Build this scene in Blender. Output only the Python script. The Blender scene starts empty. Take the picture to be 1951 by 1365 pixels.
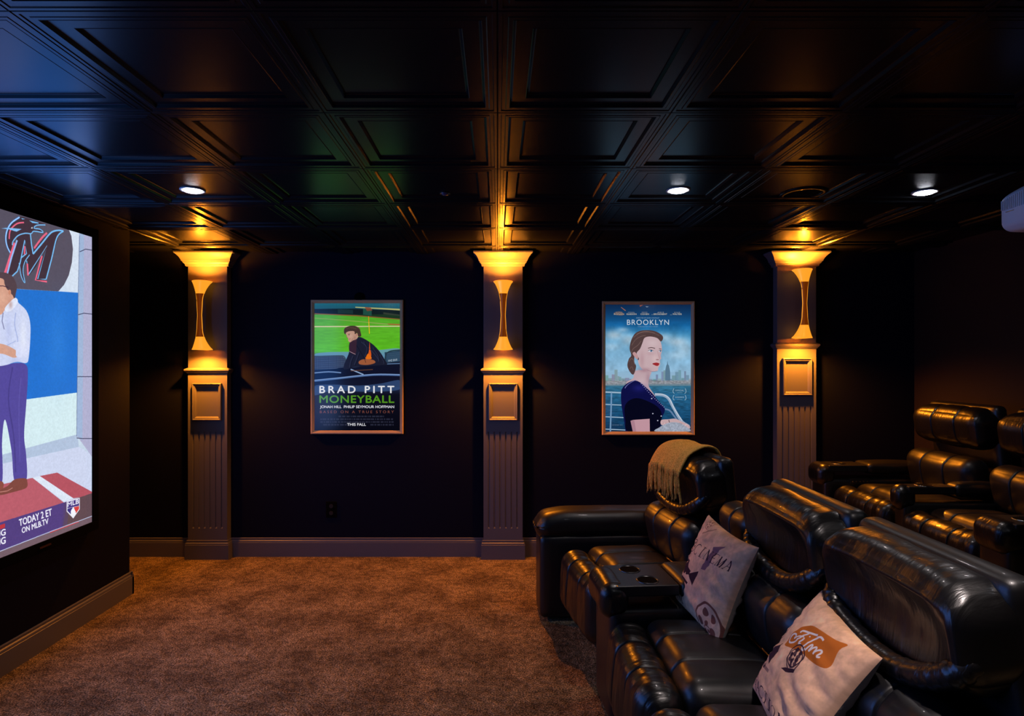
import bpy, bmesh, math, random
import numpy as np
from mathutils import Vector, Matrix, noise
random.seed(3)
S = bpy.context.scene
PI = math.pi
C = S.collection
# ------------------------------------------------------------------ camera, world, exposure
EYE = 1.579                     # camera height, metres
cam_d = bpy.data.cameras.new('camera')
cam = bpy.data.objects.new('camera', cam_d); C.objects.link(cam)
cam.location = (0, 0, EYE); cam.rotation_euler = (PI / 2, 0, 0)
cam_d.sensor_fit = 'HORIZONTAL'; cam_d.sensor_width = 36.0
cam_d.lens = 36.0 * 1140 / 1951
cam_d.shift_x = (975.5 - 948) / 1951; cam_d.shift_y = (690 - 682.5) / 1951
cam_d.clip_start = 0.05
S.camera = cam
W = bpy.data.worlds.new('world'); S.world = W; W.use_nodes = True
W.node_tree.nodes['Background'].inputs[0].default_value = (0.0, 0.0, 0.0, 1)
W.node_tree.nodes['Background'].inputs[1].default_value = 0.0
S.view_settings.view_transform = 'Standard'; S.view_settings.look = 'None'
S.view_settings.exposure = 0.0; S.view_settings.gamma = 1.0
S.view_settings.use_curve_mapping = False
SCREEN_GAIN = 1.0               # radiance of the projected picture
SCREEN_LAMP = 28.0              # watts of an added lamp standing in for the screen's glow
SCONCE_UP, SCONCE_DOWN = 64.0, 76.0
SCONCE_COL = (1.0, 0.28, 0.014)
DOWN_W = 14.0
POSTER_GAIN = 0.8
DEBUG = False

# room numbers (metres; x right, y away from the camera, z up)
CEIL = 2.456; WALL_Y = 4.86; LEFT_X = -2.50; LEFT_END = 4.067; RIGHT_X = 3.385; FRONT_Y = -1.3
RISER = 0.22; RISER_X = 1.62; ALCOVE_X = -3.7
TILE = 0.61; TILE_Y0 = 4.545

# ------------------------------------------------------------------ materials
def mat(name, col, rough=0.5, spec=0.5, metal=0.0, emit=None, estr=0.0, coat=0.0):
    m = bpy.data.materials.new(name); m.use_nodes = True
    b = m.node_tree.nodes['Principled BSDF']
    b.inputs['Base Color'].default_value = (*col, 1)
    b.inputs['Roughness'].default_value = rough
    b.inputs['Specular IOR Level'].default_value = spec
    b.inputs['Metallic'].default_value = metal
    b.inputs['Coat Weight'].default_value = coat
    if emit:
        b.inputs['Emission Color'].default_value = (*emit, 1)
        b.inputs['Emission Strength'].default_value = estr
    return m

def nd(m, kind, **kw):
    n = m.node_tree.nodes.new(kind)
    for k, v in kw.items(): setattr(n, k, v)
    return n

def noise_bump(m, scales, strength, dist, vec='Object', detail=3, distort=0.0, col=None, prev=None):
    nt = m.node_tree; L = nt.links; b = nt.nodes['Principled BSDF']
    tc = nd(m, 'ShaderNodeTexCoord'); mp = nd(m, 'ShaderNodeMapping')
    mp.inputs['Scale'].default_value = scales
    L.new(tc.outputs[vec], mp.inputs['Vector'])
    nz = nd(m, 'ShaderNodeTexNoise'); nz.inputs['Scale'].default_value = 1.0
    nz.inputs['Detail'].default_value = detail; nz.inputs['Distortion'].default_value = distort
    L.new(mp.outputs[0], nz.inputs['Vector'])
    bp = nd(m, 'ShaderNodeBump'); bp.inputs['Strength'].default_value = strength
    bp.inputs['Distance'].default_value = dist
    L.new(nz.outputs['Fac'], bp.inputs['Height'])
    if prev: L.new(prev.outputs[0], bp.inputs['Normal'])
    L.new(bp.outputs[0], b.inputs['Normal'])
    if col:
        r = nd(m, 'ShaderNodeValToRGB')
        r.color_ramp.elements[0].position = col[0]; r.color_ramp.elements[0].color = (*col[1], 1)
        r.color_ramp.elements[1].position = col[2]; r.color_ramp.elements[1].color = (*col[3], 1)
        L.new(nz.outputs['Fac'], r.inputs[0]); L.new(r.outputs[0], b.inputs['Base Color'])
    return bp

M = {}
M['wall'] = mat('matt black wall paint', (0.0028, 0.0036, 0.0150), 0.7, 0.12)
noise_bump(M['wall'], (260, 260, 260), 0.25, 0.0012)
M['rear_wall'] = mat('black rear wall paint with lit brown tint', (0.017, 0.011, 0.011), 0.7, 0.15)  # browner than the other walls, standing for sconce and screen light on it
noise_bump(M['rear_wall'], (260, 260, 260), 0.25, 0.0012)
M['trim'] = mat('charcoal satin trim paint', (0.122, 0.120, 0.142), 0.42, 0.4)
noise_bump(M['trim'], (300, 300, 300), 0.12, 0.0008)
M['ceiling'] = mat('black satin ceiling tile', (0.006, 0.0065, 0.008), 0.25, 0.13)
noise_bump(M['ceiling'], (420, 420, 420), 0.10, 0.0006)
# carpet
m = M['carpet'] = mat('brown frieze carpet', (0.2, 0.14, 0.1), 0.95, 0.05)
nt = m.node_tree; L = nt.links; bs = nt.nodes['Principled BSDF']
tc = nd(m, 'ShaderNodeTexCoord')
n1 = nd(m, 'ShaderNodeTexNoise'); n1.inputs['Scale'].default_value = 135; n1.inputs['Detail'].default_value = 3; n1.inputs['Roughness'].default_value = 0.7
n2 = nd(m, 'ShaderNodeTexNoise'); n2.inputs['Scale'].default_value = 4.5; n2.inputs['Detail'].default_value = 4
n3 = nd(m, 'ShaderNodeTexNoise'); n3.inputs['Scale'].default_value = 26; n3.inputs['Detail'].default_value = 3
for n in (n1, n2, n3): L.new(tc.outputs['Object'], n.inputs['Vector'])
r1 = nd(m, 'ShaderNodeValToRGB')
e = r1.color_ramp.elements
e[0].position = 0.36; e[0].color = (0.045, 0.030, 0.017, 1)
e[1].position = 0.66; e[1].color = (0.76, 0.54, 0.27, 1)
q = e.new(0.5); q.color = (0.25, 0.175, 0.085, 1)
L.new(n1.outputs['Fac'], r1.inputs[0])
mx = nd(m, 'ShaderNodeMix', data_type='RGBA', blend_type='MULTIPLY'); mx.inputs['Factor'].default_value = 1.0
r2 = nd(m, 'ShaderNodeValToRGB'); e = r2.color_ramp.elements
e[0].position = 0.35; e[0].color = (0.62, 0.6, 0.6, 1); e[1].position = 0.65; e[1].color = (1.25, 1.25, 1.25, 1)
L.new(n2.outputs['Fac'], r2.inputs[0])
mx3 = nd(m, 'ShaderNodeMix', data_type='RGBA', blend_type='MULTIPLY'); mx3.inputs['Factor'].default_value = 0.7
r3 = nd(m, 'ShaderNodeValToRGB'); e = r3.color_ramp.elements
e[0].position = 0.38; e[0].color = (0.55, 0.55, 0.55, 1); e[1].position = 0.62; e[1].color = (1.3, 1.3, 1.3, 1)
L.new(n3.outputs['Fac'], r3.inputs[0])
L.new(r1.outputs[0], mx.inputs['A']); L.new(r2.outputs[0], mx.inputs['B'])
L.new(mx.outputs['Result'], mx3.inputs['A']); L.new(r3.outputs[0], mx3.inputs['B'])
L.new(mx3.outputs['Result'], bs.inputs['Base Color'])
bp = nd(m, 'ShaderNodeBump'); bp.inputs['Strength'].default_value = 0.9; bp.inputs['Distance'].default_value = 0.012
L.new(n1.outputs['Fac'], bp.inputs['Height'])
bp2 = nd(m, 'ShaderNodeBump'); bp2.inputs['Strength'].default_value = 0.6; bp2.inputs['Distance'].default_value = 0.05
L.new(n3.outputs['Fac'], bp2.inputs['Height']); L.new(bp2.outputs[0], bp.inputs['Normal']); L.new(bp.outputs[0], bs.inputs['Normal'])
# leathers: gathered (fine folds across the width) and smooth
def leather(name, folds):
    m = mat(name, (0.004, 0.0035, 0.0038), 0.33 if folds else 0.42, 0.7, coat=.12)
    g = noise_bump(m, (380, 380, 380), 0.10, 0.0008, detail=2)
    if folds: noise_bump(m, (9, 46, 9), folds, 0.006, detail=3, distort=0.9, prev=g)
    else: noise_bump(m, (9, 9, 9), 0.12, 0.01, detail=2, prev=g)
    return m
M['leather'] = leather('black glossy leather', 0)
M['gathered'] = leather('black gathered leather', 0.5)
M['creased'] = leather('black lightly creased leather', 0.42)
M['stitch'] = mat('dark stitched cord', (0.02, 0.018, 0.018), 0.4)
M['plastic'] = mat('black plastic', (0.012, 0.012, 0.013), 0.35)
M['chrome'] = mat('chrome', (0.55, 0.55, 0.58), 0.18, metal=1.0)
M['dimchrome'] = mat('dark chrome ring', (0.12, 0.12, 0.13), 0.25, metal=1.0)
M['gold'] = mat('gold painted frame', (0.72, 0.50, 0.25), 0.4, 0.5, metal=0.1)
M['brass'] = mat('glowing brass shade', (0.9, 0.5, 0.10), 0.35, metal=0.6, emit=(1.0, 0.36, 0.02), estr=1.0)
M['copper'] = mat('polished copper stem', (0.35, 0.10, 0.02), 0.3, metal=0.7, emit=(1.0, 0.16, 0.0), estr=0.12)
M['lampcore'] = mat('lamp diffuser', (1, 0.8, 0.5), 0.5, emit=(1.0, 0.55, 0.15), estr=4)
M['led'] = mat('white led diffuser', (0.9, 0.9, 0.95), 0.5, emit=(0.88, 0.9, 1.0), estr=36)
M['ledoff'] = mat('unlit lens', (0.02, 0.03, 0.09), 0.15)
M['dltrim'] = mat('downlight trim', (0.5, 0.5, 0.5), 0.4)
M['velvet'] = mat('black velvet screen border', (0.003, 0.003, 0.003), 0.95, 0.05)
M['white_plastic'] = mat('pale grey projector shell', (0.78, 0.76, 0.78), 0.4)
M['glass'] = mat('dark lens glass', (0.01, 0.01, 0.02), 0.05, coat=0.5)
M['mustard'] = mat('mustard woven throw', (0.42, 0.26, 0.07), 0.95, 0.1)
noise_bump(M['mustard'], (160, 160, 160), 0.9, 0.006, col=(0.3, (0.56, 0.27, 0.04), 0.7, (1.0, 0.56, 0.12)))
M['pillow_back'] = mat('oatmeal cotton', (0.42, 0.39, 0.38), 0.9, 0.1)
noise_bump(M['pillow_back'], (14, 60, 60), 0.25, 0.01)
M['badge'] = mat('dull copper badge', (0.06, 0.016, 0.008), 0.5)

# ------------------------------------------------------------------ mesh helpers
def mk(name, vs, fs, material, parent=None, smooth=False, loc=None):
    me = bpy.data.meshes.new(name); me.from_pydata([tuple(v) for v in vs], [], fs); me.update()
    me.materials.append(material)
    o = bpy.data.objects.new(name, me); C.objects.link(o)
    if smooth: me.shade_smooth()
    if parent: o.parent = parent
    if loc: o.location = loc
    return o

def fix(o):
    bm = bmesh.new(); bm.from_mesh(o.data); bmesh.ops.remove_doubles(bm, verts=bm.verts, dist=1e-5)
    bmesh.ops.recalc_face_normals(bm, faces=bm.faces); bm.to_mesh(o.data); bm.free(); return o

class MB:
    def __init__(s): s.v = []; s.f = []
    def add(s, vs, fs):
        n = len(s.v); s.v += [tuple(v) for v in vs]; s.f += [tuple(i + n for i in f) for f in fs]; return s
    def box(s, x0, x1, y0, y1, z0, z1):
        return s.add([(x0,y0,z0),(x1,y0,z0),(x1,y1,z0),(x0,y1,z0),(x0,y0,z1),(x1,y0,z1),(x1,y1,z1),(x0,y1,z1)],
                     [(0,3,2,1),(4,5,6,7),(0,1,5,4),(1,2,6,5),(2,3,7,6),(3,0,4,7)])
    def prism(s, pts, axis, a, b):
        """extrude the closed 2-D outline pts along axis from a to b"""
        n = len(pts)
        def P(p, t): return {'x': (t, p[0], p[1]), 'y': (p[0], t, p[1]), 'z': (p[0], p[1], t)}[axis]
        vs = [P(p, a) for p in pts] + [P(p, b) for p in pts]
        return s.add(vs, [tuple(range(n))[::-1], tuple(range(n, 2*n))] + [(i, (i+1) % n, n+(i+1) % n, n+i) for i in range(n)])
    def lathe(s, prof, c, n=24, axis='z', cap=False):
        """revolve (r, h) pairs"""
        vs = []; fs = []
        for r, h in prof:
            for i in range(n):
                a = 2*PI*i/n; p = (r*math.cos(a), r*math.sin(a), h)
                if axis == 'x': p = (h, r*math.cos(a), r*math.sin(a))
                if axis == 'y': p = (r*math.cos(a), h, r*math.sin(a))
                vs.append((c[0]+p[0], c[1]+p[1], c[2]+p[2]))
        for k in range(len(prof)-1):
            for i in range(n):
                j = (i+1) % n; fs.append((k*n+i, k*n+j, (k+1)*n+j, (k+1)*n+i))
        if cap: fs += [tuple(range(n))[::-1], tuple(range((len(prof)-1)*n, len(prof)*n))]
        return s.add(vs, fs)
    def tube(s, pts, r, n=8):
        vs = []; fs = []; pts = [Vector(p) for p in pts]; m = len(pts)
        for k, p in enumerate(pts):
            t = (pts[min(k+1, m-1)] - pts[max(k-1, 0)]).normalized()
            a = t.cross(Vector((0, 0, 1)));
            if a.length < 0.1: a = t.cross(Vector((0, 1, 0)))
            a.normalize(); b = t.cross(a)
            rr = r[k] if isinstance(r, (list, tuple)) else r
            for i in range(n):
                w = 2*PI*i/n; vs.append(p + a*rr*math.cos(w) + b*rr*math.sin(w))
        for k in range(m-1):
            for i in range(n):
                j = (i+1) % n; fs.append((k*n+i, k*n+j, (k+1)*n+j, (k+1)*n+i))
        fs += [tuple(range(n))[::-1], tuple(range((m-1)*n, m*n))]
        return s.add(vs, fs)
    def build(s, name, material, parent=None, smooth=False, bevel=0.0, angle=None):
        o = fix(mk(name, s.v, s.f, material, parent, smooth))
        if smooth: o.data.shade_smooth()
        if angle is not None: o.data.shade_smooth(); o.data.set_sharp_from_angle(angle=math.radians(angle))
        if bevel:
            b = o.modifiers.new('bevel', 'BEVEL'); b.width = bevel; b.segments = 2; b.limit_method = 'ANGLE'
        return o

def tag(o, label=None, cat=None, group=None, kind=None):
    if label: o['label'] = label
    if cat: o['category'] = cat
    if group: o['group'] = group
    if kind: o['kind'] = kind
    return o
def empty(name, loc, label, cat, rz=0, group=None):
    o = bpy.data.objects.new(name, None); C.objects.link(o); o.empty_display_size = 0.05
    o.location = loc; o.rotation_euler = (0, 0, rz)
    return tag(o, label, cat, group)
def dup(o, loc, label, rz=None, group=None):
    def cp(a, par):
        c = a.copy(); C.objects.link(c)
        if par: c.parent = par
        for ch in a.children: cp(ch, c)
        return c
    r = cp(o, None); r.location = loc; r['label'] = label
    if rz is not None: r.rotation_euler = (0, 0, rz)
    if group: r['group'] = group
    return r
def struct(o, label=None): o['kind'] = 'structure'; return tag(o, label)

# ------------------------------------------------------------------ painter for flat prints (screen, posters, cushions)
class Canvas:
    def __init__(s, w, h, col, fmap=None):
        s.w, s.h = w, h; s.a = np.empty((h, w, 3), np.float32); s.a[:] = np.array(col)/255.; s.m = fmap or (lambda x, y: (x, y))
    def pts(s, P): return np.array([s.m(x, y) for x, y in P], float)
    def raw(s, P, col, al=1.0, soft=0):
        x0, y0 = np.floor(P.min(0)).astype(int)-1; x1, y1 = np.ceil(P.max(0)).astype(int)+2
        x0 = max(x0, 0); y0 = max(y0, 0); x1 = min(x1, s.w); y1 = min(y1, s.h)
        if x1 <= x0 or y1 <= y0: return
        cov = np.zeros((y1-y0, x1-x0), np.float32)
        for ox, oy in ((.25, .25), (.75, .25), (.25, .75), (.75, .75)):
            X = (np.arange(x0, x1)+ox)[None, :]; Y = (np.arange(y0, y1)+oy)[:, None]
            ins = np.zeros(cov.shape, bool)
            n = len(P)
            for i in range(n):
                xa, ya = P[i]; xb, yb = P[(i+1) % n]
                if ya == yb: continue
                c = ((ya > Y) != (yb > Y)) & (X < (xb-xa)*(Y-ya)/(yb-ya)+xa)
                ins ^= c
            cov += ins*0.25
        s.blend(x0, y0, cov*al, col)
    def blend(s, x0, y0, cov, col):
        h, w = cov.shape; t = s.a[y0:y0+h, x0:x0+w]; c = np.array(col, np.float32)/255.
        t += (c - t)*cov[..., None]
    def poly(s, P, col, al=1.0): s.raw(s.pts(P), col, al)
    def smooth(s, P, col, al=1.0, n=6): s.poly(spline(P, n, True), col, al)
    def ell(s, cx, cy, rx, ry, col, al=1.0, rot=0):
        s.poly([(cx+rx*math.cos(t)*math.cos(rot)-ry*math.sin(t)*math.sin(rot), cy+rx*math.cos(t)*math.sin(rot)+ry*math.sin(t)*math.cos(rot)) for t in np.linspace(0, 2*PI, 40)[:-1]], col, al)
    def glow(s, cx, cy, rx, ry, col, al=1.0):
        cx, cy = s.m(cx, cy)
        x0 = int(max(0, cx-rx*2)); x1 = int(min(s.w, cx+rx*2)); y0 = int(max(0, cy-ry*2)); y1 = int(min(s.h, cy+ry*2))
        if x1 <= x0 or y1 <= y0: return
        X = np.arange(x0, x1)[None, :]; Y = np.arange(y0, y1)[:, None]
        s.blend(x0, y0, (np.exp(-(((X-cx)/rx)**2+((Y-cy)/ry)**2)*1.6)*al).astype(np.float32), col)
    def line(s, P, w, col, al=1.0, sm=0, taper=False):
        if sm: P = spline(P, sm, False)
        P = s.pts(P); n = len(P)
        Lf = []; Rt = []
        for k in range(n):
            t = P[min(k+1, n-1)]-P[max(k-1, 0)]; t = t/(np.hypot(*t)+1e-9); nn = np.array([-t[1], t[0]])
            ww = w/2*((1-abs(2*k/(n-1)-1))**.6*.9+.1 if taper else 1)
            Lf.append(P[k]+nn*ww); Rt.append(P[k]-nn*ww)
        for k in range(n-1): s.raw(np.array([Lf[k], Lf[k+1], Rt[k+1], Rt[k]]), col, al)
    def grad(s, x0, y0, x1, y1, stops):
        """vertical colour ramp over a rectangle in canvas pixels"""
        ys = np.linspace(0, 1, y1-y0); st = np.array([q[0] for q in stops]); cs = np.array([q[1] for q in stops])/255.
        c = np.stack([np.interp(ys, st, cs[:, k]) for k in range(3)], 1)
        s.a[y0:y1, x0:x1] = c[:, None, :]
    def mottle(s, amp, cell, x0=0, y0=0, x1=None, y1=None, seed=0, sx=1):
        x1 = x1 or s.w; y1 = y1 or s.h; rs = np.random.RandomState(seed)
        h, w = y1-y0, x1-x0; acc = np.zeros((h, w)); A = 1.0
        for o in range(3):
            c = max(2, cell/2**o); gh = int(h/c)+3; gw = int(w/(c*sx))+3; g = rs.rand(gh, gw)-.5
            yy = np.arange(h)/c; xx = np.arange(w)/(c*sx); yi = yy.astype(int); xi = xx.astype(int)
            fy = (yy-yi)[:, None]; fx = (xx-xi)[None, :]; fy = fy*fy*(3-2*fy); fx = fx*fx*(3-2*fx)
            acc += A*((g[yi][:, xi]*(1-fx)+g[yi][:, xi+1]*fx)*(1-fy)+(g[yi+1][:, xi]*(1-fx)+g[yi+1][:, xi+1]*fx)*fy); A *= .55
        s.a[y0:y1, x0:x1] *= (1+amp*acc)[..., None]
    def text(s, t, ax, ay, bx, by, hgt, col, al=1.0, up=None, bold=0.0, sp=1.0):
        """text from (ax,ay) to (bx,by) along its baseline; up = (dx,dy) cap-height vector or hgt straight up"""
        tris, wd, hh = glyphs(t, sp)
        up = up or (0, -hgt)
        allP = []
        for T in tris:
            P = [(ax+(bx-ax)*p[0]/wd+up[0]*p[1]/hh, ay+(by-ay)*p[0]/wd+up[1]*p[1]/hh) for p in T]
            Q = s.pts(P)
            for ddx, ddy in (((0, 0), (1, 0), (-1, 0), (0, 1), (0, -1)) if bold else ((0, 0),)):
                e_ = bold*.5*np.hypot(*(s.pts([(ax+up[0], ay+up[1])])[0]-s.pts([(ax, ay)])[0])); allP.append(Q+np.array([ddx, ddy])*e_)
        # one coverage mask, so neighbouring triangles do not double up
        A = np.concatenate(allP); x0, y0 = np.floor(A.min(0)).astype(int)-1; x1, y1 = np.ceil(A.max(0)).astype(int)+2
        x0 = max(x0, 0); y0 = max(y0, 0); x1 = min(x1, s.w); y1 = min(y1, s.h)
        if x1 <= x0 or y1 <= y0: return
        cov = np.zeros((y1-y0, x1-x0), np.float32)
        for ox, oy in ((.17, .33), (.5, .83), (.83, .17), (.33, .67), (.67, .5)):
            ins = np.zeros(cov.shape, bool)
            for P in allP:
                a0, b0 = np.floor(P.min(0)).astype(int)-1; a1, b1 = np.ceil(P.max(0)).astype(int)+1
                a0 = max(a0, x0); b0 = max(b0, y0); a1 = min(a1, x1); b1 = min(b1, y1)
                if a1 <= a0 or b1 <= b0: continue
                X = (np.arange(a0, a1)+ox)[None, :]; Y = (np.arange(b0, b1)+oy)[:, None]
                (q0, q1, q2) = P
                d1 = (X-q1[0])*(q0[1]-q1[1])-(q0[0]-q1[0])*(Y-q1[1])
                d2 = (X-q2[0])*(q1[1]-q2[1])-(q1[0]-q2[0])*(Y-q2[1])
                d3 = (X-q0[0])*(q2[1]-q0[1])-(q2[0]-q0[0])*(Y-q0[1])
                ins[b0-y0:b1-y0, a0-x0:a1-x0] |= ~(((d1 < 0) | (d2 < 0) | (d3 < 0)) & ((d1 > 0) | (d2 > 0) | (d3 > 0)))
            cov += ins*0.2
        s.blend(x0, y0, cov*al, col)
    def image(s, name):
        im = bpy.data.images.new(name, s.w, s.h)
        a = np.ones((s.h, s.w, 4), np.float32); a[..., :3] = np.clip(s.a[::-1], 0, 1)
        im.pixels.foreach_set(a.ravel()); im.update(); im.pack(); return im

def spline(P, n, closed):
    P = [np.array(p, float) for p in P]; m = len(P); out = []
    rng = range(m) if closed else range(m-1)
    g = (lambda i: P[i % m]) if closed else (lambda i: P[max(0, min(m-1, i))])
    for i in rng:
        p0, p1, p2, p3 = g(i-1), g(i), g(i+1), g(i+2)
        for k in range(n):
            t = k/n; out.append(tuple(.5*((2*p1)+(-p0+p2)*t+(2*p0-5*p1+4*p2-p3)*t*t+(-p0+3*p1-3*p2+p3)*t**3)))
    if not closed: out.append(tuple(P[-1]))
    return out
_g = {}
def glyphs(t, sp=1.0):
    if (t, sp) in _g: return _g[(t, sp)]
    cu = bpy.data.curves.new('lettering', 'FONT'); cu.body = t; cu.space_character = sp; cu.resolution_u = 4
    ob = bpy.data.objects.new('lettering', cu); C.objects.link(ob)
    bpy.context.view_layer.update()
    ev = ob.evaluated_get(bpy.context.evaluated_depsgraph_get()); me = ev.to_mesh(); me.calc_loop_triangles()
    v = [(q.co.x, q.co.y) for q in me.vertices]; T = [[v[i] for i in tr.vertices] for tr in me.loop_triangles]
    A = np.array(v); mn = A[:, 0].min(); mxx = A[:, 0].max(); hh = 0.69
    T = [[(p[0]-mn, p[1]) for p in tr] for tr in T]
    ev.to_mesh_clear(); bpy.data.objects.remove(ob); bpy.data.curves.remove(cu)
    _g[(t, sp)] = (T, mxx-mn, hh); return _g[(t, sp)]

def image_mat(name, im, emit, rough=0.3, base=True, coat=0.0, alpha_extra=None):
    m = mat(name, (0, 0, 0), rough, coat=coat); L = m.node_tree.links; b = m.node_tree.nodes['Principled BSDF']
    t = nd(m, 'ShaderNodeTexImage'); t.image = im; t.extension = 'EXTEND'
    if base: L.new(t.outputs[0], b.inputs['Base Color'])
    if emit: L.new(t.outputs[0], b.inputs['Emission Color']); b.inputs['Emission Strength'].default_value = emit
    return m
def uv_quad(o, uvs):
    l = o.data.uv_layers.new(name='uv')
    for lp in o.data.loops: l.data[lp.index].uv = uvs[lp.vertex_index]

# ------------------------------------------------------------------ room shell
fl = MB().box(ALCOVE_X, RIGHT_X+.1, FRONT_Y-.1, WALL_Y+.1, -.1, 0).build('floor', M['carpet']); struct(fl, 'brown frieze carpet')
struct(MB().box(ALCOVE_X, RIGHT_X+.1, WALL_Y, WALL_Y+.12, -.1, CEIL+.1).build('wall_back', M['wall']), 'matt black wall with the pilasters and posters')
struct(MB().box(ALCOVE_X, LEFT_X, FRONT_Y-.1, LEFT_END, 0, CEIL+.03).build('wall_left', M['wall'], bevel=.004), 'black wall carrying the projection screen')
struct(MB().box(ALCOVE_X-.12, ALCOVE_X, FRONT_Y-.1, WALL_Y+.12, -.1, CEIL+.1).build('wall_alcove', M['wall']))
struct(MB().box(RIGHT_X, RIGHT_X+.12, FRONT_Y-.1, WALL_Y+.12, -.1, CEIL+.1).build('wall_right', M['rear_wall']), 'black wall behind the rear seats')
struct(MB().box(ALCOVE_X, RIGHT_X+.1, FRONT_Y-.12, FRONT_Y, -.1, CEIL+.1).build('wall_front', M['wall']))
rs = MB().box(RISER_X, RIGHT_X, FRONT_Y, WALL_Y, 0, RISER).build('riser', M['carpet'], bevel=.012)
struct(rs, 'carpeted riser under the rear row of seats')
ce = MB().box(ALCOVE_X, RIGHT_X+.1, FRONT_Y-.1, WALL_Y+.1, CEIL+.055, CEIL+.15).build('ceiling', M['ceiling']); struct(ce, 'black coffered tile ceiling')
# one moulded tile, the same mesh for all; local z = 0 is the lowest plane
def tile_mesh(x0, x1, y0, y1):
    """tile whose full size is TILE square, clipped to the given local box"""
    rings = [(0, .003), (.003, 0), (.012, 0), (.015, .0025), (.027, .0025), (.030, .001), (.040, .001), (.0415, 0), (.047, .009), (.050, .010), (.094, .010), (.0955, .009), (.102, .018), (.106, .019)]
    h = TILE/2; vs = []; fs = []
    for d, z in rings:
        r = h-d; vs += [(-r, -r, z), (r, -r, z), (r, r, z), (-r, r, z)]
    for k in range(len(rings)-1):
        for i in range(4):
            j = (i+1) % 4; fs.append((k*4+i, k*4+j, (k+1)*4+j, (k+1)*4+i))
    n = len(rings)-1; fs.append((n*4, n*4+1, n*4+2, n*4+3))
    bm = bmesh.new(); V = [bm.verts.new(v) for v in vs]
    for f in fs: bm.faces.new([V[i] for i in f][::-1])
    for co, no in (((x0, 0, 0), (-1, 0, 0)), ((x1, 0, 0), (1, 0, 0)), ((0, y0, 0), (0, -1, 0)), ((0, y1, 0), (0, 1, 0))):
        bmesh.ops.bisect_plane(bm, geom=bm.verts[:]+bm.edges[:]+bm.faces[:], plane_co=co, plane_no=no, clear_outer=True)
    me = bpy.data.meshes.new('ceiling_tile'); bm.to_mesh(me); bm.free(); me.materials.append(M['ceiling']); return me
tiles = {}
for i in range(-6, 6):
    for k in range(-1, 9):
        cx = (i+.5)*TILE; cy = TILE_Y0-(k-.5)*TILE
        x0 = max(-TILE/2, ALCOVE_X-cx); x1 = min(TILE/2, RIGHT_X-cx); y0 = max(-TILE/2, FRONT_Y-cy); y1 = min(TILE/2, WALL_Y-cy)
        if cx+TILE/2 < LEFT_X+.001: y0 = max(y0, LEFT_END-cy)
        if x1-x0 < .02 or y1-y0 < .02: continue
        key = tuple(round(v, 3) for v in (x0, x1, y0, y1))
        if key not in tiles: tiles[key] = tile_mesh(*key)
        o = bpy.data.objects.new('ceiling_tile', tiles[key]); C.objects.link(o); o.parent = ce; o.location = (cx, cy, CEIL)

# mouldings: profile (out, z) swept round the free sides of a pilaster, or along a straight run
def band(mb, prof, x0, x1, yf, yw):
    n = len(prof); vs = []
    for st in range(4):
        for o, z in prof:
            x = x0-o if st < 2 else x1+o; y = yw if st in (0, 3) else yf-o
            vs.append((x, y, z))
    fs = []
    for st in range(3):
        for k in range(n-1): fs.append((st*n+k, (st+1)*n+k, (st+1)*n+k+1, st*n+k+1))
    mb.add(vs, fs); return mb
def base_prof(s=1.0):
    return [(0, .152), (.006, .1525), (.009, .149), (.009, .143), (.006, .139), (.006, .136), (.014, .130), (.016, .121), (.0145, .117), (.018, .115), (.018, 0)]
def run(name, ax, s, a, b, flip):
    """baseboard along a wall: ax 'x' runs in x on the plane y = s, room on the -y side; 'y' runs in y on x = s"""
    pr = [(0, 0)]+base_prof()[::-1]
    mb = MB()
    pts = [((s-o if flip else s+o), z) for o, z in pr]
    if ax == 'x': mb.prism(pts, 'x', a, b)
    else: mb.prism(pts, 'y', a, b)
    return struct(mb.build(name, M['trim'], angle=25))
run('baseboard_back', 'x', WALL_Y, ALCOVE_X, RISER_X, True)
b3 = run('baseboard_back_riser', 'x', WALL_Y, RISER_X, RIGHT_X, True); b3.location.z = RISER
run('baseboard_left', 'y', LEFT_X, FRONT_Y, LEFT_END+.018, False)
run('baseboard_alcove', 'x', LEFT_END, ALCOVE_X, LEFT_X+.018, False)
b4 = run('baseboard_right', 'y', RIGHT_X, FRONT_Y, WALL_Y, True); b4.location.z = RISER

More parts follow.
